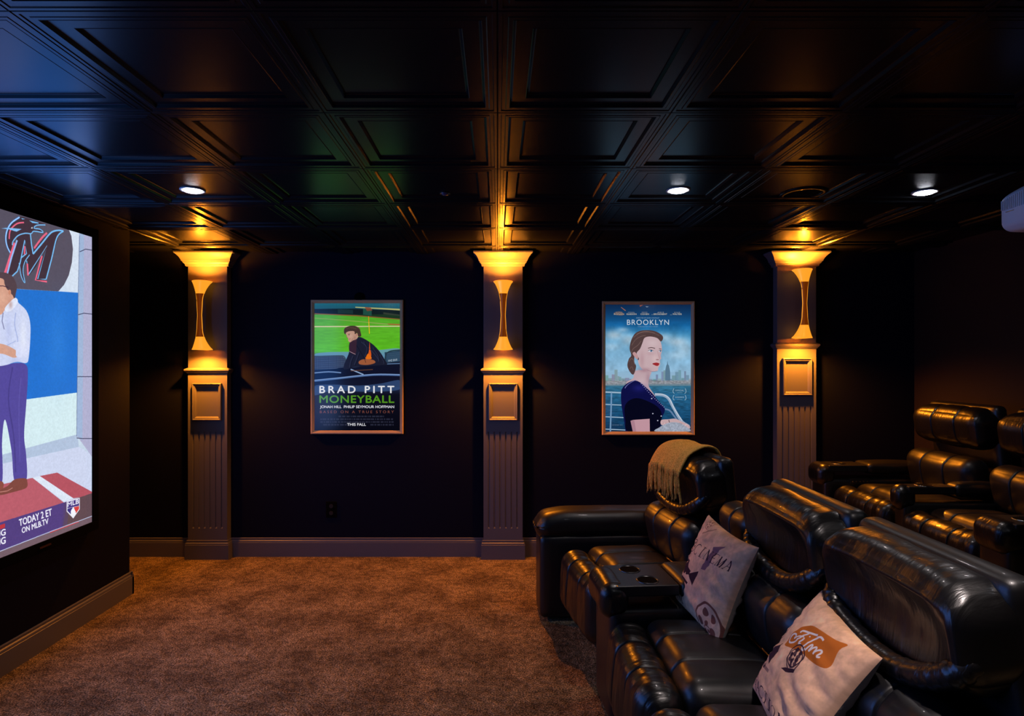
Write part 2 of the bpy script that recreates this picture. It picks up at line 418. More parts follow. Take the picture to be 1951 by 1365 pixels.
# ------------------------------------------------------------------ pilasters and sconces
PF = 4.79; PHW = 0.1565
def pilaster(cx, floor, lift, label):
    p = empty('pilaster', (cx, WALL_Y, floor), label, 'pilaster', group='pilasters along the poster wall')
    def Z(z): return z-floor
    yf = PF-WALL_Y; yw = 0
    ld = 1.512+lift
    # upper shaft
    MB().box(-PHW, PHW, yf, yw, Z(ld), Z(CEIL)).build('upper_shaft', M['trim'], p, bevel=.0015)
    # lower shaft with six flutes
    z0, z1 = Z(.245+lift*.2+floor*.8), Z(1.02+lift)
    lowz = Z(ld)
    gw = .0075; gd = .007; gx = [(-2.5+i)*.0457 for i in range(6)]
    out = [(-PHW, yw), (-PHW, yf)]
    for g in gx: out += [(g-gw, yf), (g-gw*.6, yf+gd), (g+gw*.6, yf+gd), (g+gw, yf)]
    out += [(PHW, yf), (PHW, yw)]
    mb = MB().box(-PHW, PHW, yf, yw, z1, lowz).box(-PHW, PHW, yf, yw, 0, z0).prism(out, 'z', z0, z1)
    for g in gx: mb.add([(g-gw, yf+.0001, z0), (g+gw, yf+.0001, z0), (g+gw*.6, yf+gd, z0+.010), (g-gw*.6, yf+gd, z0+.010)], [(0, 1, 2, 3)])
    mb.build('fluted_shaft', M['trim'], p)
    # crown
    t = Z(CEIL)
    cr = [(0, t-.112), (.012, t-.112), (.016, t-.106), (.016, t-.100), (.020, t-.092), (.027, t-.086), (.030, t-.080), (.030, t-.076), (.037, t-.072)]
    for k in range(9):
        a = k/8; cr.append((.037+.038*(a**1.9*.75+.25*a), t-.072+.058*(1-(1-a)**1.7*.0-(1-a))))
    cr += [(.078, t-.012), (.078, t-.001)]
    band(MB(), cr, -PHW, PHW, yf, yw).build('crown_moulding', M['trim'], p, angle=28)
    # ledge
    l = Z(ld)
    lp = [(0, l+.020), (.006, l+.018), (.016, l+.012), (.022, l+.008), (.022, l-.002), (.018, l-.006), (.016, l-.012), (.010, l-.017), (.006, l-.024), (0, l-.026)]
    band(MB(), lp, -PHW, PHW, yf, yw).build('ledge_moulding', M['trim'], p, angle=28)
    # square picture moulding on the front
    fz0, fz1, fx = Z(1.112+lift), Z(1.408+lift), .116
    pr = [(0, 0), (0, .019), (.005, .022), (.010, .019), (.013, .016), (.019, .016), (.023, .011), (.028, .006), (.030, 0)]
    n = len(pr); vs = []
    for cxn, czn in ((-1, -1), (1, -1), (1, 1), (-1, 1)):
        for a, d in pr: vs.append((cxn*(fx-a), yf-d, (fz0+a if czn < 0 else fz1-a)))
    fs = []
    for st in range(4):
        s2 = (st+1) % 4
        for k in range(n-1): fs.append((st*n+k, s2*n+k, s2*n+k+1, st*n+k+1))
    MB().add(vs, fs).build('panel_moulding', M['trim'], p, angle=28)
    # plinth
    band(MB(), base_prof(), -PHW, PHW, yf, yw).build('plinth', M['trim'], p, angle=28)
    return p
P1, P2, P3 = -2.322, 0.044, 2.394
pilaster(P1, 0, 0, 'fluted charcoal pilaster beside the projection screen, leftmost of three')
pilaster(P2, 0, 0, 'fluted charcoal pilaster between the two framed posters')
pilaster(P3, RISER, .20, 'fluted charcoal pilaster by the rear seats, its ledge higher than the others')

def sconce(cx, z0, z1, label):
    """hourglass wall lamp: flared rims reaching back to the pilaster, slim stem held off it"""
    zc = (z0+z1)/2; H = (z1-z0)/2
    s = empty('wall_sconce', (cx, PF, zc), label, 'wall lamp', group='hourglass sconces on the pilasters')
    def sect(t):          # t 0 waist .. 1 rim -> width, back distance, front distance
        f = max(0, (t-.30)/.70)
        w = .0165+.010*min(t/.3, 1)*.5+.055*f**2.1
        fr = .138+.018*f**1.6; bk = .108-.106*f**2.6
        return w, bk, fr
    def loft(mb, ts, sgn, n=28, off=0.0):
        vs = []; fs = []
        for t in ts:
            w, bk, fr = sect(t); w -= off; bk += off; fr -= off
            cyy = -(bk+fr)/2; hd = (fr-bk)/2
            for i in range(n):
                a = 2*PI*i/n; x = math.cos(a); y = math.sin(a)
                pin = 1-.62*max(0, y)**2*max(0, (t-.3)/.7)       # narrow towards the wall
                zz = sgn*H*t
                if t > .93: zz -= sgn*.004*(1-abs(y))
                vs.append((w*x*pin, cyy+hd*y, zz))
        for k in range(len(ts)-1):
            for i in range(n):
                j = (i+1) % n; fs.append((k*n+i, k*n+j, (k+1)*n+j, (k+1)*n+i))
        mb.add(vs, fs); return mb
    for sg in (1, -1):
        o = loft(MB(), [.62+.38*k/10 for k in range(11)], sg).build('shade', M['brass'], s, smooth=True)
        sol = o.modifiers.new('thick', 'SOLIDIFY'); sol.thickness = .0016; sol.offset = 0
    loft(MB(), [-1*k/8*.62 for k in range(8, 0, -1)] and [k/8*.62 for k in range(9)], 1).build('stem', M['copper'], s, smooth=True)
    o = loft(MB(), [k/8*.62 for k in range(9)], -1).build('stem', M['copper'], s, smooth=True)
    # bright side strips of the stem
    for sx in (-1, 1):
        pts = []
        for k in range(-8, 9):
            t = abs(k)/8*.62; w, bk, fr = sect(t); pts.append((sx*w*.93, -(bk+fr)/2-.004, math.copysign(H*t, k)))
        MB().tube(pts, .0035, 6).build('stem_edge', M['brass'], s, smooth=True)
    # mounting arm to the wall and the two bulbs
    for sg in (1, -1):
        MB().lathe([(.001, 0), (.012, .002), (.014, .010), (.010, .020), (.001, .024)], (0, -.115, sg*H*.70-(.012)), 12).build('bulb', M['lampcore'], s, smooth=True)
        ld = bpy.data.lights.new('sconce_light', 'SPOT'); ld.spot_size = math.radians(168); ld.spot_blend = .6; ld.color = SCONCE_COL; ld.energy = SCONCE_UP if sg > 0 else SCONCE_DOWN
        ld.shadow_soft_size = .014
        lo = bpy.data.objects.new('sconce_light', ld); C.objects.link(lo); lo.parent = s; lo.location = (0, -.120, sg*(H*.94)); lo.rotation_euler = ((PI+math.radians(20)) if sg > 0 else -math.radians(20), 0, 0)
    return s
sconce(P1, 1.672, 2.216, 'brass hourglass wall lamp on the pilaster next to the screen')
sconce(P2, 1.672, 2.216, 'brass hourglass wall lamp on the pilaster between the posters')
sconce(P3, 1.764, 2.308, 'brass hourglass wall lamp mounted highest, above the rear seats')

# ------------------------------------------------------------------ downlights, ceiling speaker
def downlight(cx, cy, label, lit=True, power=None, cone=156):
    z = CEIL+.019
    d = empty('downlight', (cx, cy, z), label, 'ceiling light', group='round recessed downlights'); d.scale = (.76, .76, 1)
    MB().lathe([(.060, 0), (.080, 0), (.082, -.003), (.078, -.006), (.062, -.004), (.060, 0)], (0, 0, 0), 32).build('trim_ring', M['dltrim'] if lit else M['plastic'], d, smooth=True)
    MB().lathe([(.0005, -.016), (.030, -.014), (.050, -.010), (.061, -.0035)], (0, 0, 0), 32).build('diffuser', M['led'] if lit else M['ledoff'], d, smooth=True)
    if lit:
        l = bpy.data.lights.new('downlight_beam', 'SPOT'); l.energy = power or DOWN_W; l.color = (1.0, 0.84, 0.80); l.spot_size = math.radians(cone); l.spot_blend = .9
        l.shadow_soft_size = .05
        o = bpy.data.objects.new('downlight_beam', l); C.objects.link(o); o.parent = d; o.location = (0, 0, -.02)
    return d
CY = TILE_Y0-2.5*TILE
downlight(-1.587, CY+.094, 'round lit downlight in the ceiling near the projection screen')
downlight(.94, CY+.094, 'round lit downlight between middle pilaster and right poster')
downlight(2.25, CY+.13, 'round lit downlight above the rear seats, near the projector')
downlight(.915, CY-3*TILE, 'added downlight over the near end of the front row, out of view', power=95, cone=90)  # near row added out of view to light cushions, headrests and carpet
downlight(2.135, CY-3*TILE, 'added downlight over the near end of the riser, out of view', power=7, cone=80)
downlight(-1.525, CY-3*TILE, 'added downlight over the near carpet, out of view', power=9, cone=90)
downlight(-.278, CY+.15, 'small dark round ceiling fitting between two lit downlights', lit=False).scale = (.35, .35, 1)
sp = empty('ceiling_speaker', (1.62, CY+.15, CEIL+.019), 'round black speaker set in the ceiling above the right pilaster', 'speaker')
MB().lathe([(.086, -.001), (.092, -.008), (.112, -.008), (.118, -.003), (.118, 0)], (0, 0, 0), 40).build('bezel', M['ceiling'], sp, smooth=True)
MB().lathe([(.0005, -.004), (.04, -.0035), (.088, -.002)], (0, 0, 0), 40).build('grille', M['velvet'], sp)

# ------------------------------------------------------------------ projection screen (16:9, flat, on the left wall)
SY0, SY1, SZ0, SZ1 = 0.567, 3.687, .593, 2.349
SW, SH = 2048, 1152
def smap(px, py):          # photograph pixel -> point of the picture on the screen's own plane
    Y = 2.455*1140/(948-px); Z = EYE-(py-690)*Y/1140
    return ((Y-SY0)/(SY1-SY0)*SW, (SZ1-Z)/(SZ1-SZ0)*SH)
SX = -2.455
SY1 = 2.455*1140/773; SY0 = SY1-3.09; SZ1 = EYE+238/1140*SY1; SZ0 = EYE-305/1140*SY1
cv = Canvas(SW, SH, (30, 110, 200), smap)
E_ = -1200   # a pixel far outside the frame's left edge: the picture goes on there
def sl(px, a, b): return a[1]+(b[1]-a[1])*(px-a[0])/(b[0]-a[0])
# studio wall: white band, blue panel, white band, floor
cv.grad(0, 0, SW, SH, [(0, (214, 222, 240)), (.36, (216, 224, 242)), (.37, (34, 112, 200)), (.66, (38, 118, 205)), (.67, (205, 225, 238)), (.80, (190, 205, 228)), (1, (180, 190, 220))])
cv.grad(0, 0, int(SW*.86), int(SH*.372), [(0, (92, 88, 112)), (1, (96, 88, 104))])
x149 = int(smap(149, 700)[0])

cv.poly([(0, 768), (149, 748), (148, 828), (0, 870)], (212, 236, 242))
cv.poly([(0, 868), (148, 828), (150, 852), (0, 885)], (178, 196, 222))
cv.poly([(0, 885), (150, 852), (174, 866), (174, 950), (60, 1000), (0, 1010)], (205, 214, 240))
# dark round board of the team emblem, white behind it
cv.poly([(100, 400), (150, 430), (149, 560), (-40, 549), (-40, 500)], (214, 226, 242))
cv.poly([(0, 380), (60, 395), (100, 410), (128, 430), (136, 450), (139, 475), (137, 500), (131, 525), (122, 543), (111, 555.5), (-60, 545), (-60, 400)], (88, 82, 98))
cv.poly([(-60, 545), (0, 549), (111, 555.5), (149, 558), (149, 748), (0, 768), (-60, 776)], (34, 114, 208))
cv.glow(110, 650, 60, 170, (60, 140, 226), .35)
# stone pillar
cv.poly([(151, 430), (176, 440), (176, 872), (146, 830), (149, 558)], (176, 176, 208))
cv.poly([(151, 430), (160, 440), (157, 840), (146, 830), (149, 558)], (160, 182, 216))
for a in ((152, 480, 163, 475, 176, 477), (149, 600, 160, 597, 176, 599), (147, 718, 160, 718, 176, 718), (146, 835, 157, 836, 176, 836)):
    cv.line([(a[0], a[1]), (a[2], a[3]), (a[4], a[5])], 3, (60, 62, 92))
cv.line([(151.5, 450), (149, 558), (146, 832)], 2.2, (92, 104, 140))
# emblem: leaping fish over a slanted M, pink and pale blue outlines on near-black
def em(P): return [(x*180/1228, 400+y*200/1365) for x, y in P]
BLK = (66, 50, 62); LB = (120, 190, 246); PK = (238, 104, 134)
M_out = [(215,395),(120,690),(70,820),(170,860),(235,790),(262,700),(300,930),(325,950),(300,800),(330,680),(375,860),(470,740),(600,470),(460,915),(600,930),(620,840),(690,560),(760,350),(825,272),(740,262),(640,300),(560,380),(440,520),(425,560),(395,320),(300,305),(220,350)]
cv.smooth(em([(250,95),(140,180),(90,270),(75,380),(100,480),(140,560),(170,430),(240,330),(330,300),(400,310),(470,270),(560,295),(520,245),(440,240),(470,205),(590,195),(480,150),(360,110)]), BLK)
cv.poly(em(M_out), BLK)
def out(P, c, w, dx=0, dy=0, sm=5): cv.line(em([(x+dx, y+dy) for x, y in P]), w, c, sm=sm)
out([(255,95),(150,170),(92,270),(76,380),(95,480),(135,560)], (90, 160, 250), 6)
out([(255,95),(150,170),(92,270),(76,380),(95,480),(135,560)], (190, 226, 255), 2.5)
out([(312,165),(225,178),(150,240),(125,300),(120,380)], PK, 5)
cv.poly(em([(15,242),(100,232),(282,250),(215,285),(110,252)]), (130, 190, 246))
cv.poly(em([(275,108),(330,120),(290,125)]), LB); cv.poly(em([(380,138),(500,165),(500,180),(420,170)]), LB)
out([(590,197),(480,200),(440,240),(520,252),(560,295),(440,278),(405,310),(330,305),(235,335),(170,410),(160,460)], LB, 4, sm=3)
cv.poly(em([(400,240),(420,220),(425,245)]), (220, 236, 250))
out([(190,430),(130,620),(65,825)], PK, 9, sm=0); out([(222,395),(150,620),(95,830)], (150,190,250), 6, sm=0)
out([(160,862),(225,800),(262,690),(322,395),(345,570),(280,620)], LB, 4.5, sm=0); out([(322,470),(318,580)], PK, 6, sm=0)
out([(248,690),(275,860),(325,950),(300,800),(322,680),(385,585)], LB, 3.5)
out([(395,315),(410,450),(430,575)], LB, 5, sm=0); out([(430,575),(550,430),(660,300),(750,268),(825,276)], LB, 6)
out([(445,500),(540,370),(610,300)], PK, 7)
out([(825,276),(740,360),(670,640),(600,905)], LB, 5.5); out([(600,905),(490,900),(612,465),(375,835),(345,660)], LB, 4.5, sm=0)
out([(355,700),(365,855)], PK, 7, sm=0); out([(545,600),(462,915),(610,935)], PK, 7, sm=0)
# presenter: white shirt, violet trousers, brown shoes
SK = (214, 160, 138)
cv.smooth([(-30, 540), (10, 530), (24, 560), (10, 600), (-30, 610)], SK)
cv.smooth([(0, 556), (0, 590), (-22, 585), (-30, 560), (-28, 535), (-10, 524), (5, 524), (14, 530), (22, 545), (20, 566), (14, 580), (6, 592), (-2, 600)], SK)
cv.smooth([(-30, 540), (-22, 522), (-4, 519), (14, 521), (26, 530), (32, 545), (30, 560), (27, 573), (23, 570), (20, 555), (14, 552), (9, 542), (6, 532), (-10, 530)], (84, 66, 74))
cv.smooth([(-8, 575), (20, 560), (26, 578), (8, 596), (-8, 600)], SK)
cv.ell(18.5, 557, 2.6, 5, (205, 140, 115)); cv.line([(-4, 545), (6, 545), (16, 548)], 2.5, (60, 36, 56))
cv.smooth([(-46, 600), (-20, 590), (0, 600), (10, 590), (27, 570), (36, 578), (50, 592), (57, 612), (58, 640), (55, 680), (50, 692), (30, 690), (0, 700), (-46, 705)], (206, 214, 244))
cv.smooth([(10, 586), (28, 568), (34, 576), (22, 592), (12, 594)], (226, 232, 252))
cv.line([(30, 596), (28, 620), (34, 650), (26, 660)], 4, (160, 174, 224), .8, sm=4); cv.line([(2, 665), (20, 655), (30, 650)], 3, (165, 180, 226), .8)
cv.smooth([(-46, 655), (0, 655), (26, 665), (36, 676), (26, 682), (0, 674), (-46, 680)], SK)
cv.smooth([(26, 656), (48, 648), (56, 655), (52, 678), (32, 680), (30, 668)], (214, 220, 248))
cv.line([(6, 596), (4, 612), (8, 628)], 4, (110, 110, 150), .7)
cv.glow(44, 640, 18, 70, (240, 244, 255), .6); cv.glow(16, 630, 14, 60, (176, 186, 232), .45); cv.glow(30, 690, 30, 16, (170, 180, 226), .4); cv.glow(4, 566, 14, 26, (232, 184, 160), .5); cv.glow(20, 580, 10, 18, (170, 112, 96), .5)
cv.smooth([(-46, 700), (0, 698), (30, 692), (50, 696), (53, 720), (50, 770), (46, 830), (50, 870), (50, 915), (28, 918), (22, 860), (10, 800), (4, 840), (4, 920), (-16, 925), (-46, 925)], (84, 74, 156))
cv.line([(24, 700), (16, 760), (26, 830), (30, 900)], 5, (66, 58, 128), .7, sm=4); cv.line([(40, 720), (36, 780), (38, 880)], 4, (104, 96, 180), .5, sm=4)
# floor mat, the player's line and shoes
cv.poly([(-700, 925), (0, 924), (62, 911), (175, 1000), (0, 1060), (-700, 1200)], (186, 94, 108))
cv.poly([(62, 911), (76, 907.5), (140, 950), (122, 956)], (222, 232, 248))
cv.poly([(76, 907.5), (109, 901), (176, 938), (176, 944), (140, 950)], (180, 84, 98))
cv.smooth([(-20, 942), (0, 944), (26, 938), (50, 930), (52, 918), (48, 912), (28, 914), (12, 928), (-8, 934)], (128, 72, 64))
cv.smooth([(-20, 918), (4, 918), (6, 930), (-4, 936), (-20, 938)], (140, 76, 66)); cv.line([(0, 938), (14, 936), (24, 930)], 3, (216, 150, 140), .7)
# caption strip
cv.poly([(-900, 1260), (0, 996), (128, 956), (126, 1010), (0, 1051), (-900, 1330)], (82, 64, 128))
cv.poly([(128, 956), (176, 940), (176, 985), (120, 1004)], (96, 74, 82))
cv.poly([(122, 958), (133, 954), (128, 1000), (118, 1004)], (86, 68, 110), .6)
cv.poly([(-900, 1345), (0, 1050), (176, 984), (176, 1000), (0, 1064), (-900, 1400)], (116, 94, 104))
cv.line([(0, 1051), (100, 1012), (175, 984)], 3, (196, 208, 240), .9); cv.line([(95, 1015.5), (150, 995)], 3, (206, 62, 70))
WH = (240, 240, 252)
cv.text('TODAY 2 ET', 37, 1003.0, 99, 982.0, 10, WH, up=(-1.0, -12.6), bold=.07)
cv.text('ON MLB.TV', 42, 1016.5, 92.5, 998.0, 9, WH, up=(-.6, -10.2), bold=.07)
cv.poly([(0, 1001), (9.5, 998), (9.5, 1006), (0, 1009)], (190, 54, 66))
cv.text('BIG', -9.5, 1025, 10.6, 1019.5, 12, WH, up=(0, -11.5), bold=.08)
cv.text('INNING', -38, 1049.5, 10.6, 1035.5, 12, WH, up=(0, -12.5), bold=.08)
# league shield
cv.poly([(127, 955.6), (152, 949), (152, 970.5), (139.5, 988.5), (127, 975)], (240, 240, 252))
cv.poly([(128.4, 957.2), (150.8, 951), (150.8, 964), (128.4, 969)], (70, 56, 130))
cv.poly([(128.4, 970), (138.5, 967), (135, 980.5), (128.4, 974)], (60, 54, 128)); cv.poly([(140.5, 967), (150.8, 964.6), (150.8, 970), (145, 978.5)], (216, 66, 66))
cv.poly([(136, 972), (138.4, 968.6), (141, 970), (141, 973), (144.5, 975), (143, 980), (140, 981), (139.5, 984), (135, 980), (134.8, 975)], (244, 244, 252))
cv.text('MLB', 129, 966.0, 150.2, 959.6, 8, WH, up=(0, -8.0), bold=.08)
cv.mottle(.05, 6, seed=4)
im_s = cv.image('broadcast picture')
scr = empty('projection_screen', (SX, (SY0+SY1)/2, (SZ0+SZ1)/2), 'wide projection screen on the left wall showing a baseball studio broadcast', 'screen')
hw, hh = (SY1-SY0)/2, (SZ1-SZ0)/2
fab = mk('screen_fabric', [(0, -hw, -hh), (0, hw, -hh), (0, hw, hh), (0, -hw, hh)], [(0, 1, 2, 3)], image_mat('projected broadcast', im_s, SCREEN_GAIN, .8, base=False), scr)
uv_quad(fab, [(0, 0), (1, 0), (1, 1), (0, 1)])
bw = .055
MB().box(-.04, -.002, -hw-bw, hw+bw, -hh-bw, hh+bw).build('backing_board', M['velvet'], scr)
for nm, b in (('border', (-.002, .006, -hw-bw, hw+bw, hh, hh+bw)), ('border', (-.002, .006, -hw-bw, hw+bw, -hh-bw, -hh)), ('border', (-.002, .006, -hw-bw, -hw, -hh, hh)), ('border', (-.002, .006, hw, hw+bw, -hh, hh))):
    MB().box(*b).build(nm, M['velvet'], scr, bevel=.002)
MB().box(.006, .008, hw-.42, hw-.34, -hh-.034, -hh-.024).build('maker_badge', M['badge'], scr)
al = bpy.data.lights.new('screen_glow', 'AREA'); al.shape = 'RECTANGLE'; al.size = hh*2; al.size_y = hw*2; al.energy = SCREEN_LAMP; al.color = (.03, .24, 1.0)
ao = bpy.data.objects.new('screen_glow', al); C.objects.link(ao); ao.location = (SX+.012, (SY0+SY1)/2, (SZ0+SZ1)/2); ao.rotation_euler = (0, -PI/2, 0)
ao.parent = None

# ------------------------------------------------------------------ posters
def framed(name, cx, cz, w, h, canvas, label, gain):
    p = empty(name, (cx, WALL_Y, cz), label, 'poster')
    fw = .028; pr = [(0, 0), (0, .020), (.004, .024), (.010, .024), (.022, .016), (.026, .014), (fw, .008), (fw, 0)]
    for side in range(4):      # four mitred lengths
        c = [(-1, -1), (1, -1), (1, 1), (-1, 1)]; a, b = c[side], c[(side+1) % 4]; n = len(pr)
        vs = [(q[0]*(w/2-o), -d, q[1]*(h/2-o)) for q in (a, b) for o, d in pr]
        fs = [(k, n+k, n+k+1, k+1) for k in range(n-1)]+[tuple(range(n)), tuple(range(n, 2*n))[::-1]]
        MB().add(vs, fs).build('frame_rail', M['gold'], p, angle=25)
    iw, ih = w/2-fw+.001, h/2-fw+.001
    s = mk('poster_sheet', [(-iw, -.009, -ih), (iw, -.009, -ih), (iw, -.009, ih), (-iw, -.009, ih)], [(0, 1, 2, 3)],
           image_mat(name+' print', canvas.image(name), gain, .12, base=False), p)
    uv_quad(s, [(0, 0), (1, 0), (1, 1), (0, 1)])
    MB().box(-w/2+.004, w/2-.004, -.008, 0, -h/2+.004, h/2-.004).build('backing', M['plastic'], p)
    return p
# poster 1, drawn in the units of an enlarged view (offset 140,138)
c1 = Canvas(732, 1095, (14, 16, 34), lambda x, y: (x-140, y-138))
c1.grad(0, 0, 732, 1095, [(0, (30, 110, 130)), (.045, (26, 84, 104)), (.05, (22, 40, 48)), (.085, (24, 44, 44)), (.09, (84, 176, 44)), (.2, (98, 190, 44)), (.38, (96, 200, 34)), (.41, (70, 120, 110)), (.5, (24, 30, 50)), (.6, (22, 26, 50)), (.63, (40, 60, 100)), (.68, (28, 36, 66)), (.72, (16, 16, 32)), (1, (8, 8, 20))])
c1.mottle(.10, 10, 0, 90, 732, 420, seed=2, sx=6)
for k in range(7): c1.line([(140, 142+k*7), (872, 152+k*7)], 2, (40+k*6, 150, 176), .5)
for k in range(60): c1.poly([(142+k*12.4, 140), (146+k*12.4, 140), (149+k*12.4, 178), (145+k*12.4, 178)], (18, 60, 80), .45)
c1.poly([(490, 168), (872, 186), (872, 200), (490, 176)], (190, 190, 120)); c1.poly([(730, 215), (872, 236), (872, 248), (730, 232)], (196, 200, 130))
c1.poly([(140, 186), (490, 182), (872, 204), (872, 272), (500, 242), (140, 226)], (16, 30, 34), .8)
c1.poly([(556, 184), (630, 190), (630, 246), (556, 236)], (34, 84, 72)); c1.poly([(570, 170), (622, 176), (636, 200), (590, 206)], (150, 70, 50), .8)
c1.poly([(340, 190), (470, 196), (470, 230), (340, 224)], (30, 60, 60), .8)
c1.poly([(140, 224), (500, 240), (872, 272), (872, 280), (500, 250), (140, 232)], (140, 96, 50))
c1.poly([(140, 262), (500, 290), (872, 322), (872, 330), (700, 318), (500, 296), (140, 268)], (150, 180, 90), .9)
c1.poly([(760, 312), (872, 316), (872, 330), (780, 324)], (170, 120, 60))
c1.poly([(140, 334), (872, 332), (872, 340), (140, 344)], (224, 220, 168))
c1.line([(604, 250), (610, 400)], 6, (250, 150, 30)); c1.line([(604, 300), (611, 400)], 4, (250, 220, 40))
# railing and seats
c1.smooth([(140, 578), (240, 560), (400, 556), (540, 556), (700, 540), (872, 530), (872, 620), (140, 640)], (110, 160, 200), .85)
c1.poly([(140, 590), (380, 590), (420, 640), (420, 720), (140, 730)], (26, 34, 60))
for k in range(11): c1.line([(140, 604+k*10), (410, 596+k*10)], 2.2, (140, 160, 190), .75)
for k in range(24): c1.line([(146+k*11, 600), (146+k*11, 708)], 1.8, (110, 130, 160), .6)
c1.line([(140, 596), (340, 590), (392, 596), (410, 640), (404, 680)], 9, (60, 80, 90), sm=5)
c1.poly([(740, 560), (872, 545), (872, 650), (750, 660)], (44, 70, 96)); c1.line([(744, 630), (752, 580), (790, 550), (872, 540)], 10, (38, 60, 70), sm=5)
for k in range(8): c1.line([(758, 570+k*10), (872, 562+k*10)], 2, (110, 150, 176), .6)
c1.text('HHD BAIR', 772, 642, 850, 632, 18, (220, 232, 246), .9)
c1.poly([(390, 690), (872, 640), (872, 860), (140, 860), (140, 730)], (18, 20, 42), .96)
c1.line([(430, 692), (620, 668), (872, 656)], 9, (90, 120, 160), sm=3); c1.line([(450, 706), (560, 752)], 10, (150, 180, 220)); c1.line([(450, 720), (640, 708)], 6, (130, 80, 50), .8)
c1.line([(140, 738), (260, 728), (368, 736)], 10, (120, 150, 196), sm=3)
c1.line([(140, 806), (330, 786), (640, 754), (872, 756)], 17, (84, 116, 170), sm=4); c1.line([(140, 800), (330, 782), (640, 750), (872, 752)], 6, (140, 170, 216), sm=4)
c1.smooth([(140, 850), (300, 838), (520, 846), (700, 830), (872, 800), (872, 880), (600, 900), (300, 890), (140, 930)], (60, 90, 140), .75)
# man seen from behind, looking left
JK = (30, 32, 52)
c1.smooth([(516, 428), (560, 440), (640, 492), (700, 556), (740, 620), (762, 664), (700, 672), (560, 680), (470, 690), (420, 706), (388, 700), (400, 650), (436, 560), (440, 480), (470, 446)], JK)
c1.smooth([(440, 480), (470, 446), (500, 440), (500, 500), (490, 575), (440, 552)], (58, 36, 52))
c1.line([(440, 553), (492, 578)], 3, (220, 180, 190))
c1.smooth([(612, 470), (616, 520), (626, 590), (600, 640), (580, 610), (604, 560)], (236, 96, 30)); c1.smooth([(520, 640), (560, 620), (640, 625), (660, 650), (600, 668), (530, 664)], (170, 96, 60))
c1.smooth([(576, 612), (600, 572), (626, 600), (624, 618)], (248, 120, 24))
c1.line([(540, 470), (640, 560), (700, 640)], 5, (52, 58, 84), .8, sm=4); c1.line([(500, 500), (560, 600), (580, 650)], 4, (16, 16, 32), .8, sm=4)
c1.smooth([(404, 388), (420, 372), (470, 372), (504, 396), (516, 420), (500, 446), (470, 458), (446, 474), (430, 462), (428, 440), (420, 430), (414, 410)], (206, 160, 138))
c1.smooth([(392, 384), (400, 352), (440, 334), (490, 334), (524, 356), (536, 390), (540, 420), (516, 424), (506, 394), (486, 404), (480, 380), (440, 378), (412, 390), (404, 408)], (74, 54, 46))
c1.line([(410, 360), (450, 348), (500, 360)], 4, (124, 92, 70), .7, sm=4); c1.line([(426, 404), (446, 402)], 3, (60, 40, 40)); c1.line([(432, 448), (450, 444)], 3, (150, 80, 80)); c1.ell(500, 410, 7, 12, (196, 140, 118)); c1.glow(450, 420, 18, 22, (226, 184, 162), .5); c1.glow(486, 436, 14, 24, (160, 112, 98), .5); c1.ell(436, 410, 5, 3, (40, 34, 40)); c1.line([(418, 414), (412, 428), (424, 434)], 2.5, (150, 100, 88));
for k in range(14): c1.line([(404+k*9, 386-k*1.2), (430+k*7, 346), (470+k*5, 340+k*2)], 1.8, (118, 90, 72) if k % 2 else (50, 36, 34), .55, sm=4)
for q in (((560, 470), (590, 530), (570, 600)), ((640, 520), (680, 580), (690, 640)), ((470, 590), (450, 640), (440, 690)), ((520, 560), (500, 620), (480, 670)), ((700, 580), (730, 630), (735, 660))): c1.line(list(q), 9, (54, 60, 88), .5, sm=4); c1.line([(x_+8, y_+4) for x_, y_ in q], 6, (14, 14, 28), .6, sm=4)
c1.line([(470, 440), (452, 470)], 5, (150, 108, 96), .6)
# lettering
c1.text('BRAD PITT', 184, 910, 822, 910, 60, (246, 246, 250), bold=.07, sp=1.45)
c1.text('MONEYBALL', 184, 994, 822, 994, 62, (88, 156, 34), bold=.07, sp=1.08)
c1.text('JONAH HILL', 188, 1040, 370, 1040, 22, (236, 236, 246), bold=.07); c1.text('PHILIP SEYMOUR HOFFMAN', 392, 1040, 822, 1040, 22, (236, 236, 246), bold=.07)
c1.text('BASED ON A TRUE STORY', 186, 1084, 820, 1084, 22, (150, 84, 68), sp=1.5)
rr = random.Random(5)
for k, (a, b) in enumerate(((345, 740), (190, 818), (190, 818), (215, 818))):
    x = a
    while x < b:
        w = rr.uniform(8, 34)
        if not (k == 3 and 400 < x < 600): c1.line([(x, 1112+k*24), (min(x+w, b), 1112+k*24)], 13, (70, 74, 96), .55)
        x += w+rr.uniform(4, 9)
c1.text('THIS FALL', 420, 1192, 580, 1192, 22, (240, 240, 246), bold=.07)
framed('baseball_film_poster', -1.138, 1.539, .747, 1.086, c1, 'gold framed film poster with green baseball field, left of the two posters', POSTER_GAIN)
